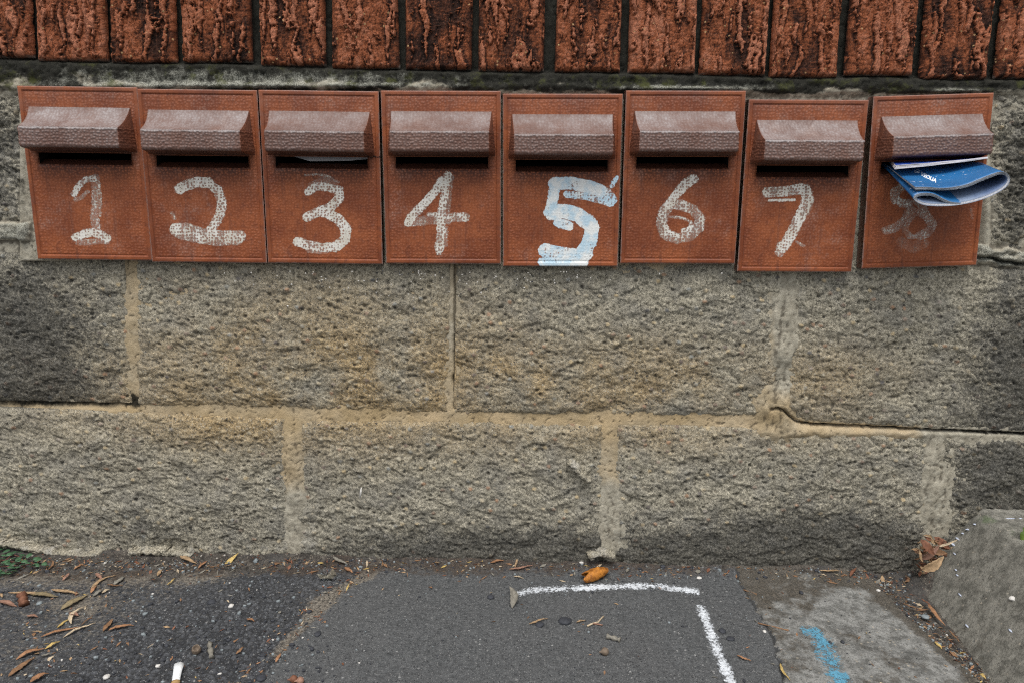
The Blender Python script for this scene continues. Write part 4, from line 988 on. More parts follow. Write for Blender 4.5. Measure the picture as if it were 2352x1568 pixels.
for i, (x, y, lx_, ly_) in enumerate([(2240, 1203, 5, 2.5), (2224, 1215, 7, 3), (2212, 1224, 5, 3), (2200, 1236, 4, 6), (2190, 1249, 5, 6), (2193, 1271, 3, 4.5), (2196, 1308, 3, 3.5), (2199, 1320, 3, 3.5), (2205, 1365, 2.5, 6), (2221, 1436, 3, 5), (2321, 1447, 3, 5), (2320, 1190, 15, 1.4), (2344, 1190, 5, 1.4)]):
    h = cast(kbv, x, y, .0)
    if h is None: continue
    V, Fs = pebble(h, lx_ * .00052, ly_ * .00075, .0007, i); o = poly('paint_drip', V, Fs, M_DRIP, kerb, True)
    o.matrix_parent_inverse = Matrix.Translation(kerb.location).inverted()
# spray marks on the ground (parts of the surfaces they lie on)
def spray(pts, wpx, mat, name, parent, label, dens=.9, lift=.0007, nw=36, fall=1.0):
    """pts in picture units along the stroke; strip follows the relief of the ground"""
    c = smooth_curve(pts, 220); g = np.array([groundp(x, y) for x, y in c])
    tg = np.gradient(g, axis=0); nr = np.stack([-tg[:, 1], tg[:, 0]], 1); nr /= np.linalg.norm(nr, axis=1, keepdims=True)
    v = np.linspace(-1, 1, nw); X = g[:, 0, None] + nr[:, 0, None] * v * wpx; Y = g[:, 1, None] + nr[:, 1, None] * v * wpx
    Z = ground_height(X, Y)[0] + lift
    t = np.linspace(0, 1, 220)[:, None]
    d = dens * (1 - np.abs(v)[None] ** 1.3 * 1.0) * ss(0, .03, t) * ss(1, .97, t) * 1.15 + 0
    o = gridobj(name, np.stack([X, Y, Z], -1), mat, parent, dict(dens=np.clip(d, 0, 1.1))); tag(o, label)
    return o
ob = bpy.data.objects
M_SPW = mat_spray('white_spray_paint', (.72, .76, .80)); M_SPB = mat_spray('blue_spray_paint', (.12, .34, .48))
spray([(1182, 1366), (1240, 1357), (1320, 1353), (1400, 1351), (1480, 1349), (1540, 1352), (1610, 1362)], .0115, M_SPW, 'painted_line', ob['asphalt_patch'], 'white painted line running along the foot of the wall', .57)
spray([(1608, 1388), (1622, 1430), (1640, 1480), (1664, 1535), (1700, 1610), (1740, 1690)], .0092, M_SPW, 'painted_line', ob['asphalt_patch'], 'white painted line running away from the wall', .64)
spray([(1836, 1452), (1862, 1456), (1885, 1475), (1905, 1520), (1925, 1568), (1960, 1640)], .0165, M_SPB, 'painted_line', ob['concrete_slab'], 'short blue painted stroke on the concrete', .52)

# ---------------------------------------------------------------- fallen leaves and litter
def leaf_mesh(p0, p1, wd, curve=.0, curl=.25, lift=.0012, seed=0, tip=.0, fold=.25, up=None):
    rr = random.Random(seed); p0 = Vector(p0); p1 = Vector(p1); d = p1 - p0; L = d.length; d.normalize()
    up = up or Vector((0, 0, 1)); s = d.cross(up).normalized(); u2 = s.cross(d)
    n = 14; V = []; m = 5
    for lay in (0, 1):
        for i in range(n + 1):
            t = i / n; prof = (math.sin(math.pi * min(1, t ** .85)) ** .8) * (1 - .25 * t); prof = max(prof, .05)
            c = p0 + d * (L * t) + s * (curve * L * math.sin(math.pi * t))
            z = lift + curl * wd * math.sin(math.pi * t) + tip * L * t * t + .0004 * math.sin(t * 9 + seed)
            for k in range(m):
                a = (k / (m - 1) - .5) * 2
                jag = 1 + .10 * math.sin(i * 2.3 + seed + a) 
                V.append(c + s * (a * wd * .5 * prof * jag) + u2 * (z + abs(a) * wd * .5 * fold * prof + .0003 * math.sin(i * 1.7 + k * 2 + seed) - lay * .00028))
    N = (n + 1) * m; Fs = []
    for i in range(n):
        for k in range(m - 1):
            q = i * m + k; Fs.append((q, q + 1, q + m + 1, q + m)); Fs.append((N + q, N + q + m, N + q + m + 1, N + q + 1))
        for k in (0, m - 1):
            q = i * m + k; Fs.append((q, q + m, N + q + m, N + q))
    return V, Fs
def leaf(x0, y0, x1, y1, w, kind, label, curve=0, curl=.25, tip=0, cat='leaf', group='fallen gum leaves', fold=.25, mid=True, name='fallen_leaf'):
    a = on_ground(x0, y0); b = on_ground(x1, y1)
    wd = w * .00054 * 1.45; s = int(x0 * 7 + y0)
    V, Fs = leaf_mesh(a, b, wd, curve, curl, .0018, s, tip, fold)
    o = poly(name, [v - a for v in V], Fs, M_LEAF[kind], None, True); o.location = a
    tag(o, label, cat, group)
    return o
LV = [
 (19, 1364, 119, 1371, 7, 'tan', 'long pale tan leaf lying over the brown bark stub at the far left', -.05),
 (66, 1363, 134, 1371, 11, 'olive', 'broad olive brown leaf overlapping the end of the long tan leaf', .06),
 (118, 1356, 181, 1364, 8, 'tan', 'smooth light tan leaf right of the broad olive brown leaf', .03),
 (-2, 1381, 39, 1393, 10, 'pink', 'pinkish brown leaf at the left edge below the long tan leaf', .02),
 (139, 1400, 202, 1366, 14, 'olive', 'widest leaf, dull olive grey, pointing up to the right', .02),
 (209, 1354, 267, 1321, 7, 'tan', 'curved orange tan leaf rising towards the wall, tip uppermost', -.16),
 (164, 1435, 199, 1392, 7, 'pale', 'strongly curved pale leaf below the widest olive leaf', -.20),
 (93, 1465, 184, 1441, 6, 'orange', 'longest narrow orange brown leaf in the middle of the litter', -.05),
 (145, 1465, 220, 1431, 5, 'pale', 'slender pale leaf close beside the longest orange brown one', -.05),
 (186, 1436, 214, 1414, 2, 'brown', 'hair thin brown leaf sliver above the slender pale leaf', 0),
 (37, 1517, 104, 1493, 9, 'orange', 'bright orange leaf near the lower left corner', -.06),
 (104, 1493, 139, 1475, 6, 'yellow', 'yellowish torn leaf end touching the bright orange leaf', .08),
 (20, 1557, 81, 1513, 10, 'brown', 'brown leaf slanting below the bright orange leaf', -.03),
 (70, 1572, 112, 1548, 10, 'orange', 'orange brown leaf cut by the bottom edge of the photo', -.04),
 (237, 1451, 260, 1422, 8, 'brown', 'short upright brown leaf left of the crisp orange leaf', .02),
 (249, 1449, 308, 1438, 7, 'orange', 'crisp orange leaf pointing right on the coarse asphalt', -.08),
 (213, 1371, 237, 1354, 7, 'grey', 'small grey brown leaf under the curved orange tan leaf', .05),
 (262, 1345, 286, 1326, 9, 'grey', 'torn grey leaf beside the tip of the curved orange tan leaf', .0),
 (246, 1344, 283, 1347, 3.4, 'brown', 'thin brown leaf lying level beside the torn grey leaf', .06),
 (209, 1362, 222, 1345, 6, 'orange', 'small orange leaf crossed by the curved orange tan leaf', .0),
 (234, 1362, 252, 1353, 6, 'pale', 'small pale curled leaf right of the small grey brown leaf', .1),
 (145, 1335, 161, 1320, 6, 'pink', 'little pinkish leaf standing alone above the light tan leaf', .05),
 (170, 1310, 187, 1298, 5, 'orange', 'tiny orange leaf between the green plant and the curled tan leaf', .1),
 (220, 1320, 235, 1334, 7, 'pink', 'small pink brown leaf pointing down beside the curved leaf tip', .0),
 (62, 1415, 88, 1417, 7, 'pink', 'small crumpled pink leaf below the bark stub', .05),
 (110, 1311, 119, 1290, 4, 'brown', 'narrow curved brown leaf right of the green plant', .15),
 (131, 1442, 168, 1420, 4.5, 'yellow', 'thin yellow brown leaf left of the strongly curved pale leaf', -.04),
 (160, 1408, 181, 1414, 9, 'pink', 'crumpled dull pink leaf below the widest olive leaf', .05),
 (0, 1366, 6, 1374, 5, 'tan', 'leaf tip just showing at the left edge beside the long tan leaf', 0),
 (95, 1510, 120, 1504, 4, 'grey', 'faint grey sliver right of the bright orange leaf', .05),
 (414, 1283, 452, 1297, 10, 'tan', 'curled tan leaf against the foot of the wall below the letterbox painted 2', .1),
 (456, 1306, 477, 1293, 5, 'orange', 'slim orange leaf right of the curled tan leaf at the wall foot', .0),
 (362, 1326, 373, 1310, 6, 'tan', 'small upright tan flake below the curled tan leaf', .0),
 (384, 1347, 403, 1330, 3, 'yellow', 'thin yellow leaf sliver below the small upright tan flake', .05),
 (764, 1288, 799, 1299, 8, 'grey', 'grey leaf at the wall foot above the glass shard', .1),
 (791, 1306, 810, 1316, 8, 'orange', 'short orange tan leaf right of the glass shard', .0),
 (634, 1524, 646, 1504, 5, 'orange', 'orange leaf on the seam between coarse and smooth asphalt', .0),
 (543, 1503, 561, 1491, 5, 'brown', 'twisted brown leaf left of the seam between the asphalts', .1),
 (567, 1424, 585, 1429, 5, 'orange', 'small rusty orange flake in the middle of the coarse asphalt', .0),
 (1127, 1300, 1158, 1297, 7, 'orange', 'orange leaf scrap at the wall foot left of the tan sliver', .0),
 (1169, 1312, 1224, 1305, 6, 'pink', 'long pinkish tan sliver at the wall foot', .05),
 (1183, 1308, 1190, 1290, 4, 'tan', 'short tan sliver standing across the long pinkish sliver', .0),
 (1180, 1325, 1203, 1330, 3.5, 'pale', 'pale splinter between the long pinkish sliver and the white line', .0),
 (1215, 1437, 1258, 1422, 4, 'tan', 'tan sliver beside a dark pebble on the smooth asphalt', .0),
 (1324, 1430, 1345, 1425, 3.5, 'tan', 'short tan splinter left of the forked twig', .0),
 (1880, 1324, 1930, 1322, 5, 'tan', 'tan leaf at the wall foot above the concrete patch', .05),
 (1951, 1333, 1966, 1319, 6, 'rust', 'small rust brown leaf right of the tan leaf above the concrete patch', .0),
 (1692, 1508, 1725, 1520, 4, 'orange', 'orange leaf right of the lower white painted line', .03),
 (2077, 1328, 2110, 1346, 3.5, 'brown', 'thin brown leaf pointing at the corner of the concrete kerb', .0),
 (2131, 1386, 2171, 1437, 7, 'orange', 'orange leaf tucked along the foot of the concrete kerb', .05),
 (2117, 1375, 2140, 1392, 4, 'rust', 'rusty leaf scrap above the orange leaf along the kerb', .05),
 (2074, 1386, 2118, 1403, 3.5, 'brown', 'thin brown leaf crossing the dirt gap beside the kerb', .0),
 (1792, 1524, 1815, 1567, 4, 'yellow', 'yellow sliver on the left edge of the concrete patch', .08),
 (2145, 1480, 2163, 1490, 6, 'yellow', 'curled yellow leaf bit in the gap left of the kerb', .0),
 (2180, 1448, 2204, 1475, 3, 'brown', 'dark thin leaf against the kerb foot below the orange leaf', .0),
 (2248, 1548, 2264, 1560, 6, 'yellow', 'yellow leaf scrap in the kerb gap at the bottom edge', .0),
]
for x0, y0, x1, y1, w_, kd, lab, cv in LV: leaf(x0, y0, x1, y1, w_, kd, lab, cv, curl=random.uniform(.1, .35), fold=random.uniform(.1, .4))
# leaves heaped in the corner between kerb and wall
HP = [(2114, 1284, 2150, 1256, 10, 'pink', 'pink brown leaf across the front of the heap behind the kerb', .026), (2115, 1238, 2140, 1266, 13, 'rust', 'curled rust brown leaf on top of the heap behind the kerb', .030),
      (2150, 1254, 2192, 1240, 3.5, 'pale', 'pale stalk sticking out of the heap behind the kerb', .028), (2118, 1309, 2158, 1283, 15, 'tan', 'creased light brown leaf lowest in the heap behind the kerb', .040),
      (2146, 1232, 2176, 1254, 12, 'rust', 'dark rusty leaf at the back of the heap behind the kerb', .018), (2111, 1262, 2117, 1285, 5, 'tan', 'thin tan leaf at the left side of the heap behind the kerb', .030),
      (2135, 1262, 2168, 1268, 10, 'brown', 'brown leaf half buried in the heap behind the kerb', .022)]
for x0, y0, x1, y1, w_, kd, lab, of in HP:
    a = Vector(wallp(x0, y0, of)); b = Vector(wallp(x1, y1, of + .004))
    V, Fs = leaf_mesh(a, b + (b - a) * .25, w_ * .00085, .05, .2, 0, int(x0 + y0), 0, .4, Vector((0, -.9, .45)))
    o = poly('fallen_leaf', [v - a for v in V], Fs, M_LEAF[kd], None, True); o.location = a; tag(o, lab, 'leaf', 'leaves heaped behind the kerb')
# soil heap under them
def heap():
    c = np.array(wallp(2140, 1290, .014)); u, v = np.meshgrid(np.linspace(-1, 1, 60), np.linspace(-1, 1, 40), indexing='ij')
    X = c[0] + .036 * u; Y = -.018 + .026 * v - .004; r = np.hypot(u, v)
    Z = gz(X) - .004 + .024 * np.clip(1 - r, 0, 1) ** .8 * (1 + .3 * fbm(X * 90, Y * 90, 4, 4))
    o = gridobj('soil_heap', np.stack([X, Y, Z], -1), M_SOIL, None, dict(cav=X * 0)); tag(o, kind='structure')
heap()

rr = random.Random(12); V = []; Fs = []; MI = []
for i in range(150):
    x, y = rr.uniform(2112, 2176), rr.uniform(1236, 1325)
    if (y - 1236) < (2128 - x) * .5 or (y - 1331) > -(x - 2112) * 1.05: continue
    V0, F0 = leaf_mesh(wallp(x, y, .020 + rr.uniform(-.004, .006)), wallp(x + rr.uniform(-22, 22), y + rr.uniform(-14, 14), .020 + rr.uniform(-.004, .008)), rr.uniform(.0015, .005), rr.uniform(-.1, .1), .2, 0, i, 0, .4, Vector((0, -.9, .45)))
    b = len(V); V += V0; Fs += [tuple(b + q for q in f) for f in F0]; MI += [rr.randrange(4)] * len(F0)
o = poly('leaf_litter', V, Fs, M_LEAF['rust']); [o.data.materials.append(M_LEAF[k]) for k in ('brown', 'pink', 'tan')]
o.data.polygons.foreach_set('material_index', MI); tag(o, 'broken brown leaves packed in the corner behind the kerb', kind='stuff')
# ---- single small finds
def simple(name, V, Fs, mat, label, cat, smooth=True, group=None, origin=None):
    o0 = Vector(origin) if origin is not None else Vector(V[0]); o = poly(name, [Vector(v) - o0 for v in V], Fs, mat, None, smooth); o.location = o0
    tag(o, label, cat, group); return o
# orange dried husk
def husk():
    c = on_ground(1370, 1331); V = []; Fs = []; n, m = 22, 22
    Lh, R = .0168, .0098
    for lay, k in ((0, 1.0), (1, .88)):
        for i in range(n):
            t = i / (n - 1); x = -Lh + 2 * Lh * t
            r = R * (math.sin(math.pi * (.16 + .80 * t)) ** .55) * (1.0 - .22 * t)
            for j in range(m):
                a = 2 * math.pi * j / m; q = r * k * (1 + .10 * float(fbm(t * 5, math.cos(a) * 2 + 3 * math.sin(a), 5, 3)) + .03 * math.sin(t * 26))
                xx = x - (.003 * math.sin(a * 2 + 1) + .002 * math.sin(a * 3)) * (1 - t) ** 3
                V.append(c + Vector((xx * .92, xx * .42 + q * math.cos(a), R * .82 + xx * .06 + q * .88 * math.sin(a))))
    N = n * m
    for i in range(n - 1):
        for j in range(m):
            p, q = i * m + j, i * m + (j + 1) % m; Fs.append((p, p + m, q + m, q)); Fs.append((N + p, N + q, N + q + m, N + p + m))
    for j in range(m): Fs.append((j, (j + 1) % m, N + (j + 1) % m, N + j))
    Fs.append(tuple((n - 1) * m + j for j in range(m)))
    simple('orange_husk', V, Fs, mat_plain('orange_peel', (.42, .13, .018), .6, .35, .6, 170, .0022, (.56, .22, .03)), 'hollow dried orange husk lying at the foot of the wall', 'husk', origin=c)
husk()
# cigarette end with a torn paper tube
ca = on_ground(412, 1534, .0035); cb = on_ground(403, 1582, .0035)
butt = thing('cigarette_butt', 'white flattened cigarette end with brown filter at the bottom edge', 'cigarette butt', tuple(ca))
V, Fs = tube([ca, ca.lerp(cb, .3), ca.lerp(cb, .7), ca.lerp(cb, .82)], [.0050, .0043, .0036, .0036], 14, .06, 3)
V = [Vector((v.x, v.y, ca.z + (v.z - ca.z) * .55)) for v in V]
o = poly('paper_tube', [v - ca for v in V], Fs, mat_plain('cigarette_paper', (.80, .82, .82), .7, .2, .08, 150, .0004), butt, True)
V, Fs = tube([ca.lerp(cb, .82), ca.lerp(cb, .86), ca.lerp(cb, 1.15)], [.0042, .0042, .0040], 14, .03, 4)
V = [Vector((v.x, v.y, ca.z + (v.z - ca.z) * .6)) for v in V]
poly('filter', [v - ca for v in V], Fs, mat_plain('filter_paper', (.36, .23, .10), .7, .2, .3, 300, .0002), butt, True)
# glass shard
gm = NT('clear_glass', .06, .5); gm.b.inputs['Transmission Weight'].default_value = 1.0; gm.b.inputs['Base Color'].default_value = (.86, .90, .92, 1); M_GLASS = gm.m
pts = [(728, 1324), (742, 1318), (765, 1318), (774, 1328), (764, 1335), (735, 1334)]
V = [on_ground(x, y, .001 + .004 * (i in (1, 2))) for i, (x, y) in enumerate(pts)]; V += [v + Vector((0, .0004, .0032)) for v in V]; n = 6
V += [sum((V[i] for i in range(6, 12)), Vector()) / 6 + Vector((0, 0, -.0022))]
Fs = [tuple(range(n))[::-1]] + [(i, (i + 1) % n, n + (i + 1) % n, n + i) for i in range(n)] + [(n + i, n + (i + 1) % n, 12) for i in range(n)]
simple('glass_shard', V, Fs, M_GLASS, 'clear curved glass shard lying near the wall foot', 'glass shard', False)
# curled grey leaf standing left of the white line
a = on_ground(1176, 1397); b = on_ground(1170, 1362); b.z += .008
V, Fs = leaf_mesh(a, b, .0105, .12, .1, .001, 5, .0, .9)
simple('fallen_leaf', V, Fs, M_LEAF['grey'], 'curled grey leaf standing below the left end of the white line', 'leaf', group='fallen gum leaves')
# forked twig
tw = thing('forked_twig', 'small forked brown twig on the smooth asphalt', 'twig', tuple(on_ground(1349, 1439)))
tp = [on_ground(*p, h=.0015) for p in ((1349, 1439), (1362, 1433), (1374, 1430), (1378, 1424), (1386, 1417), (1384, 1437))]
V, Fs = tube(tp[:5], [.0011, .0010, .0010, .0009, .0011], 7, .2, 1); poly('stem', [v - tw.location for v in V], Fs, M_LEAF['pale'], tw, True)
V, Fs = tube([tp[1], tp[1].lerp(tp[5], .5), tp[5]], [.0009, .0008, .0007], 7, .2, 2); poly('side_twig', [v - tw.location for v in V], Fs, M_LEAF['pink'], tw, True)
def stub(p, q, r, mat, name, label, cat, rough=.18):
    a = on_ground(*p, h=r * .8); b = on_ground(*q, h=r * .8); k = [a.lerp(b, t) for t in np.linspace(0, 1, 7)]
    V, Fs = tube(k, [r * (.8 + .3 * math.sin(i * 2.1 + 1)) for i in range(7)], 9, rough, int(p[0])); simple(name, V, Fs, mat, label, cat)
stub((1394, 1464), (1424, 1473), .0030, M_LEAF['grey'], 'bark_piece', 'mottled grey bark stub below the forked twig', 'bark')
stub((52, 1374), (56, 1391), .0050, M_LEAF['rust'], 'bark_piece', 'brown bark stub over the long tan leaf at the far left', 'bark')
stub((482, 1482), (486, 1514), .0030, M_LEAF['grey'], 'bark_piece', 'wrinkled brown bark strip on the coarse asphalt', 'bark', .3)
stub((1741, 1432), (1811, 1452), .0010, M_LEAF['brown'], 'twig', 'thin brown twig crossing the left edge of the concrete patch', 'twig')
stub((1708, 1353), (1738, 1367), .0009, M_LEAF['brown'], 'twig', 'short dark twig just above the concrete patch', 'twig')
M_NUT = mat_plain('gum_nut', (.17, .13, .095), .7, .3, .4, 300, .0006)
def nut(x, y, r, label, hollow=True, mat=None):
    c = on_ground(x, y, r * .8); V = []; Fs = []; n, m = 12, 14
    ax = Vector((.15, -.45, .85)).normalized() if hollow else Vector((-.9, -.3, .1)).normalized(); s = ax.cross(Vector((1, .2, 0))).normalized(); t_ = ax.cross(s)
    prof = [(-1, .05), (-.92, .45), (-.7, .78), (-.3, 1), (.1, 1), (.5, .9), (.8, .8), (.85, .72), (.78, .6), (.3, .55), (.1, .3), (.1, .02)] if hollow else [(-1, .05), (-.9, .4), (-.6, .8), (-.2, 1), (.2, .98), (.6, .72), (.85, .4), (1.1, .22), (1.5, .15), (1.52, .05)]
    for h, q in prof:
        for j in range(m):
            a = 2 * math.pi * j / m; V.append(c + ax * (h * r) + (s * math.cos(a) + t_ * math.sin(a)) * (q * r * (1 + .04 * math.sin(3 * a + h * 4))))
    for i in range(len(prof) - 1):
        for j in range(m): Fs.append((i * m + j, i * m + (j + 1) % m, (i + 1) * m + (j + 1) % m, (i + 1) * m + j))
    return simple('gum_nut', V, Fs, mat or M_NUT, label, 'gum nut')
nut(452, 1501, .0048, 'dark open gum nut on the coarse asphalt')
nut(1389, 1502, .0044, 'closed grey gum nut on the smooth asphalt', False)
nut(675, 1564, .0040, 'shiny brown gum nut at the bottom edge left of its paler neighbour', False, M_LEAF['rust'])
nut(690, 1567, .0038, 'pale brown gum nut at the bottom edge', False, M_LEAF['pink'])
# larger single pebbles
M_PEB = {'dark': mat_plain('dark_pebble', (.045, .048, .056), .7, .3, .4), 'white': mat_plain('white_pebble', (.62, .60, .56), .6, .3, .15), 'grey': mat_plain('grey_pebble', (.22, .25, .26), .7, .3, .3)}
PB = [(487, 1382, 10, 7, 'dark', 'flat dark oval pebble in the middle of the coarse asphalt'), (531, 1391, 6, 5, 'white', 'whitish crumbly pebble right of the flat dark one'), (91, 1384, 6, 5, 'grey', 'blue grey pebble by the widest olive leaf'),
      (601, 1557, 10, 7, 'dark', 'dark oval pebble at the bottom edge on the asphalt seam'), (730, 1457, 7, 6, 'dark', 'dark pebble bedded in the smooth asphalt near its left seam'), (1240, 1435, 10, 7, 'dark', 'dark angular pebble touching a tan sliver'),
      (1298, 1427, 16, 9, 'dark', 'largest dark flat pebble left of the forked twig'), (1127, 1371, 8, 6, 'dark', 'black pebble left of the curled grey leaf'), (1659, 1450, 8, 6, 'dark', 'dark pebble left of the concrete patch seam'),
      (1678, 1468, 9, 5, 'dark', 'long dark pebble right of the lower white line'), (1840, 1365, 4.5, 4.5, 'dark', 'round black pebble at the top of the concrete patch'), (1906, 1479, 3.5, 3, 'dark', 'black speck pebble inside the blue stroke'),
      (1935, 1478, 4, 3.5, 'dark', 'black pebble just right of the blue stroke'), (1606, 1330, 7, 3.5, 'white', 'flat white pebble above the right end of the white line'), (2125, 1415, 9, 6, 'grey', 'blue grey pebble in the gap left of the kerb'),
      (2017, 1359, 5, 3.5, 'white', 'white pebble in the dirt above the concrete patch corner'), (1756, 1451, 4, 3.5, 'white', 'small white pebble under the brown twig'), (245, 1556, 6, 5, 'white', 'small round pale pebble at the bottom left'),
      (233, 1556, 0, 0, '', ''), (1335, 1302, 6, 3, 'white', 'white pebble left of the orange husk')]
for i, (x, y, a_, b_, k_, lab) in enumerate(PB):
    if not k_: continue
    c = on_ground(x, y, .0008); V, Fs = pebble(c, a_ * .00055, b_ * .0008, min(a_, b_) * .00038, i + 40, n=(9, 6)); simple('pebble', V, Fs, M_PEB[k_], lab, 'pebble', origin=c, group='loose pebbles on the pavement')
h = cast(kbv, 2326, 1373, 0)
if h: V, Fs = pebble(h, .0052, .0040, .0022, 88, .5, (9, 6)); simple('pebble', V, Fs, M_PEB['white'], 'bright white chip lying on the sloping concrete kerb', 'pebble', origin=h, group='loose pebbles on the pavement')

# ---- litter nobody could count
def scatter(name, n, area, mats, sizes, kind='flake', seed=1, label=None):
    rr = random.Random(seed); V = []; Fs = []; MI = []
    pts = [area(rr) for _ in range(n)]
    G = groundp(np.array([p[0] for p in pts]), np.array([p[1] for p in pts])); Zs = ground_height(G[:, 0], G[:, 1])[0]
    for i in range(n):
        if kh(G[i, 0], G[i, 1]) > .001 and G[i, 0] > .4: continue
        if G[i, 1] > -.004: continue
        c = Vector((G[i, 0], G[i, 1], Zs[i] + .0004)); s = rr.uniform(*sizes) * (1 + 1.5 * rr.random() ** 6); a = rr.uniform(0, 6.28); b = len(V); mi = rr.choices(range(len(mats)), [m[1] for m in mats])[0]
        if kind == 'flake':
            l, w_ = s * rr.uniform(1, 2.6), s * rr.uniform(.3, .8); d = Vector((math.cos(a), math.sin(a), rr.uniform(-.2, .35))); q = Vector((-math.sin(a), math.cos(a), rr.uniform(-.3, .3))); u = Vector((0, 0, s * .3))
            V += [c - d * l, c + q * w_ + u, c + d * l + u * rr.uniform(0, 2), c - q * w_ + u * rr.random(), c - d * l * .2 - u * .6]
            Fs += [(b, b + 3, b + 1), (b + 1, b + 3, b + 2), (b, b + 1, b + 4), (b + 1, b + 2, b + 4), (b + 2, b + 3, b + 4), (b + 3, b, b + 4)]; MI += [mi] * 6
        else:
            v, f = pebble(c, s, s * rr.uniform(.6, 1), s * rr.uniform(.5, .8), i, a, (6, 3)); V += v; Fs += [tuple(b + k for k in t) for t in f]; MI += [mi] * len(f)
    o = poly(name, V, Fs, None, None)
    for m, _ in mats: o.data.materials.append(m)
    o.data.polygons.foreach_set('material_index', MI); tag(o, kind='stuff'); 
    if label: tag(o, label)
    return o
def band(rr):
    x = rr.uniform(-20, 2130); b = np.interp(x, [0, 300, 700, 1100, 1500, 1700, 2000, 2200], [1288, 1292, 1292, 1292, 1302, 1306, 1318, 1330]); return x, b + abs(rr.gauss(0, 15))
def leftarea(rr): 
    x = 40 + abs(rr.gauss(0, 280)); return x, rr.uniform(1290, 1590) - 60 * rr.random()
def anywhere(rr): return rr.uniform(-20, 2250), rr.uniform(1310, 1600)
def gutter(rr):
    y = rr.uniform(1335, 1600); x = np.interp(y, [1300, 1340, 1400, 1470, 1568, 1700], [1990, 2040, 2095, 2160, 2270, 2410]); return x + rr.uniform(-26, 34), y
def seam(rr):
    y = rr.uniform(1335, 1600); x = np.interp(y, [1330, 1350, 1400, 1450, 1500, 1568, 1700], [850, 800, 742, 700, 650, 590, 480]); return x + rr.gauss(-22, 26), y
LM = [(M_LEAF[k], w_) for k, w_ in (('tan', 3), ('orange', 1.2), ('brown', 6), ('rust', 3), ('pale', 2), ('grey', 4), ('yellow', .8))]
scatter('leaf_litter', 620, band, LM, (.0008, .0022), seed=2, label='brown crumbled leaf litter along the foot of the wall')
scatter('leaf_litter', 150, leftarea, LM, (.0008, .0021), seed=3, label='leaf crumbs scattered over the coarse asphalt')
scatter('leaf_litter', 110, anywhere, LM, (.0007, .0016), seed=4, label='scattered leaf crumbs over the whole pavement')
scatter('leaf_litter', 230, gutter, LM, (.0007, .0019), seed=5, label='leaf litter in the gap beside the kerb')
scatter('leaf_litter', 110, seam, LM, (.0007, .0018), seed=6, label='leaf crumbs caught along the asphalt seam')
PM = [(M_PEB['dark'], 9), (M_PEB['grey'], 5), (M_PEB['white'], .35)]
scatter('grit', 700, band, PM, (.0006, .0017), 'stone', 7, 'loose grit along the foot of the wall')
scatter('grit', 420, lambda r: (r.uniform(-20, 760), r.uniform(1330, 1600)), PM, (.0008, .0021), 'stone', 8, 'loose dark grit on the coarse asphalt')
scatter('grit', 200, anywhere, PM, (.0006, .0013), 'stone', 9, 'sparse grit over the pavement')
scatter('grit', 220, gutter, PM, (.0006, .0016), 'stone', 10, 'grit in the gap beside the kerb')
# white and black flecks stuck on the blocks right below the boxes
rr = random.Random(5); V = []; Fs = []; MI = []
for i in range(120):
    x = rr.gauss(950, 280); y = 622 + abs(rr.gauss(0, 32)) ; 
    if not 480 < x < 1700: continue
    p = wallp(x, y, .013 + .002); b = len(V); v, f = pebble(p, rr.uniform(.0005, .0012), .001, rr.uniform(.0005, .0012), i, 0, (5, 3)); V += v; Fs += [tuple(b + k for k in t) for t in f]; MI += [0 if rr.random() < .62 else 1] * len(f)
o = poly('paint_flecks', V, Fs, M_PEB['white']); o.data.materials.append(M_PEB['dark']); o.data.polygons.foreach_set('material_index', MI); tag(o, 'white and black flecks on the blocks below the letterboxes', kind='stuff')
# chalk tick on the lower middle block
V, Fs = tube([wallp(830, 1119, .0165), wallp(829, 1130, .0165), wallp(827, 1143, .0165)], [.0008, .0014, .0008], 7, .4, 3); wchild(poly('chalk_mark', V, Fs, M_PEB['white'], wall, True))

# ---------------------------------------------------------------- plants
M_GREEN = mat_plain('leaflet_green', (.055, .135, .070), .5, .4, .3, 90, .0002, (.085, .175, .085)); M_STEM = mat_plain('red_stem', (.16, .06, .045), .6, .3, .3, 200, 0)
pl = thing('creeping_weed', 'low green creeping weed with rows of small oval leaves at the left edge', 'weed', tuple(on_ground(20, 1310)))
def Zp(x, y): return (x / 4.699, 1234.6 + y / 4.699)
LF = [(250, 238, 30), (210, 275, 20), (325, 250, 70), (365, 265, 60), (405, 278, 50), (420, 295, 20), (315, 325, 30), (352, 345, 60), (398, 330, -20), (270, 300, 25), (240, 325, -10), (215, 365, 80), (180, 355, 40), (150, 385, 10), (130, 360, 30),
      (140, 330, 20), (95, 325, 5), (90, 295, -70), (35, 405, 5), (60, 235, 30), (75, 200, 20), (95, 400, 40), (120, 412, 80), (5, 455, 60), (22, 347, 15), (150, 265, 10), (120, 225, 50), (175, 262, 60), (5, 185, 30), (30, 265, 10), (205, 300, 25),
      (485, 340, 0), (510, 345, 10), (180, 300, 40), (60, 300, 20), (-15, 400, 20), (-20, 300, 10), (145, 215, 20), (212, 222, 10), (48, 180, 60), (-20, 230, 40), (-40, 350, 0), (70, 430, 10), (-30, 430, 0), (-60, 260, 0), (-60, 400, 20)]
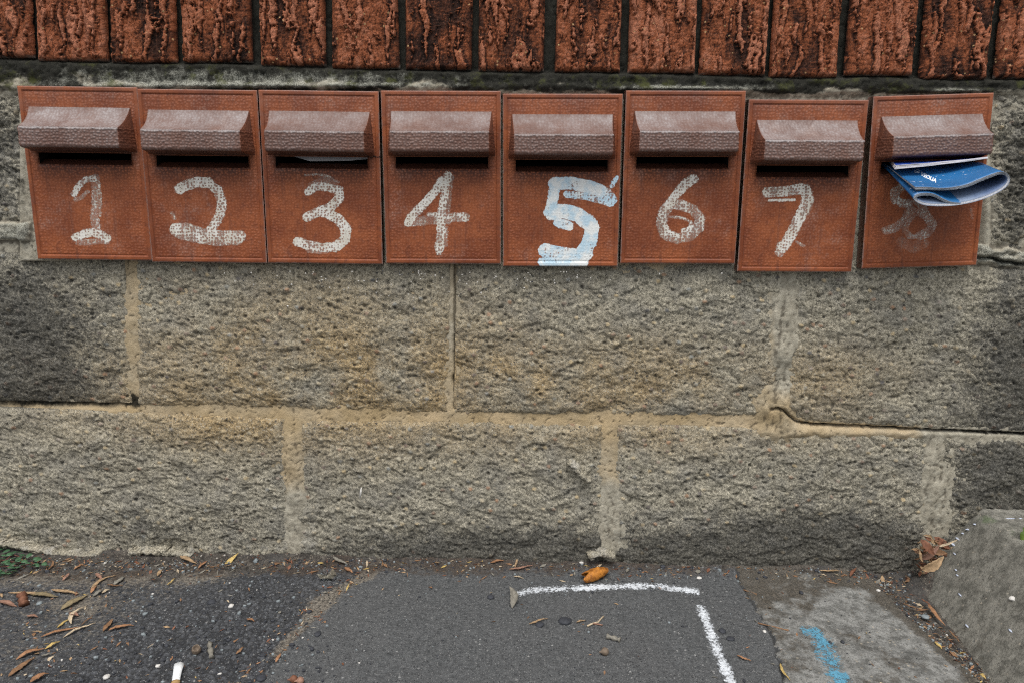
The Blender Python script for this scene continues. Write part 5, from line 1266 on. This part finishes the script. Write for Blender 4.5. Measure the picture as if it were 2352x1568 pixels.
for i, (x, y, an) in enumerate(LF):
    c = on_ground(*Zp(x, y), h=.004 + .003 * random.random()); sz = (.0044 if i % 3 else .0036) * (.8 if x > 470 else 1); a = math.radians(an); V = []
    for lay in (0, 1):
        V.append(c + Vector((0, 0, -.0003 - lay * .0002)))
        for k in range(12):
            t = 2 * math.pi * k / 12; X, Y = sz * math.cos(t), sz * .62 * math.sin(t)
            V.append(c + Vector((X * math.cos(a) - Y * math.sin(a), (X * math.sin(a) + Y * math.cos(a)) * .95, .0009 * abs(math.sin(t)) + .0012 * math.sin(t + an) - lay * .0002)))
    Fs = []
    for k in range(12): Fs += [(0, 1 + k, 1 + (k + 1) % 12), (13, 14 + (k + 1) % 12, 14 + k), (1 + k, 14 + k, 14 + (k + 1) % 12, 1 + (k + 1) % 12)]
    poly('leaf', [v - pl.location for v in V], Fs, M_GREEN, pl, True)
for i, st in enumerate([[(-60, 330), (60, 330), (160, 345), (240, 330), (330, 300), (400, 300)], [(-60, 260), (60, 275), (130, 290), (200, 290), (290, 270)], [(-60, 380), (30, 390), (100, 395), (170, 380)], [(60, 275), (110, 235), (150, 215), (250, 240)], [(330, 300), (350, 335)]]):
    V, Fs = tube([on_ground(*Zp(*p), h=.003) for p in st], [.0006] * len(st), 5, .1, i); poly('stem', [v - pl.location for v in V], Fs, M_STEM, pl, True)
# broad green leaf reaching in from the right above the kerb
h = cast(kbv, 2350, 1236, 0) or Vector(wallp(2350, 1236, .05))
M_GLOSS = mat_plain('glossy_leaf', (.10, .19, .035), .35, .5, .3, 40, .0003, (.17, .24, .04))
a = Vector(h) + Vector((-.004, -.004, -.002)); b = a + Vector((.020, .012, .030))
V, Fs = leaf_mesh(a, b, .026, .18, .2, 0, 3, 0, .3, Vector((-.4, -.8, .3)))
simple('green_leaf', V, Fs, M_GLOSS, 'green rounded leaf just showing at the right edge above the kerb', 'leaf')
tri = sum(len(o.data.loop_triangles) if False else sum(max(0, len(p.vertices) - 2) for p in o.data.polygons) if len(o.data.polygons) < 1 else len(o.data.polygons) * 2 for o in bpy.data.objects if o.type == 'MESH')
print('tris about', tri)
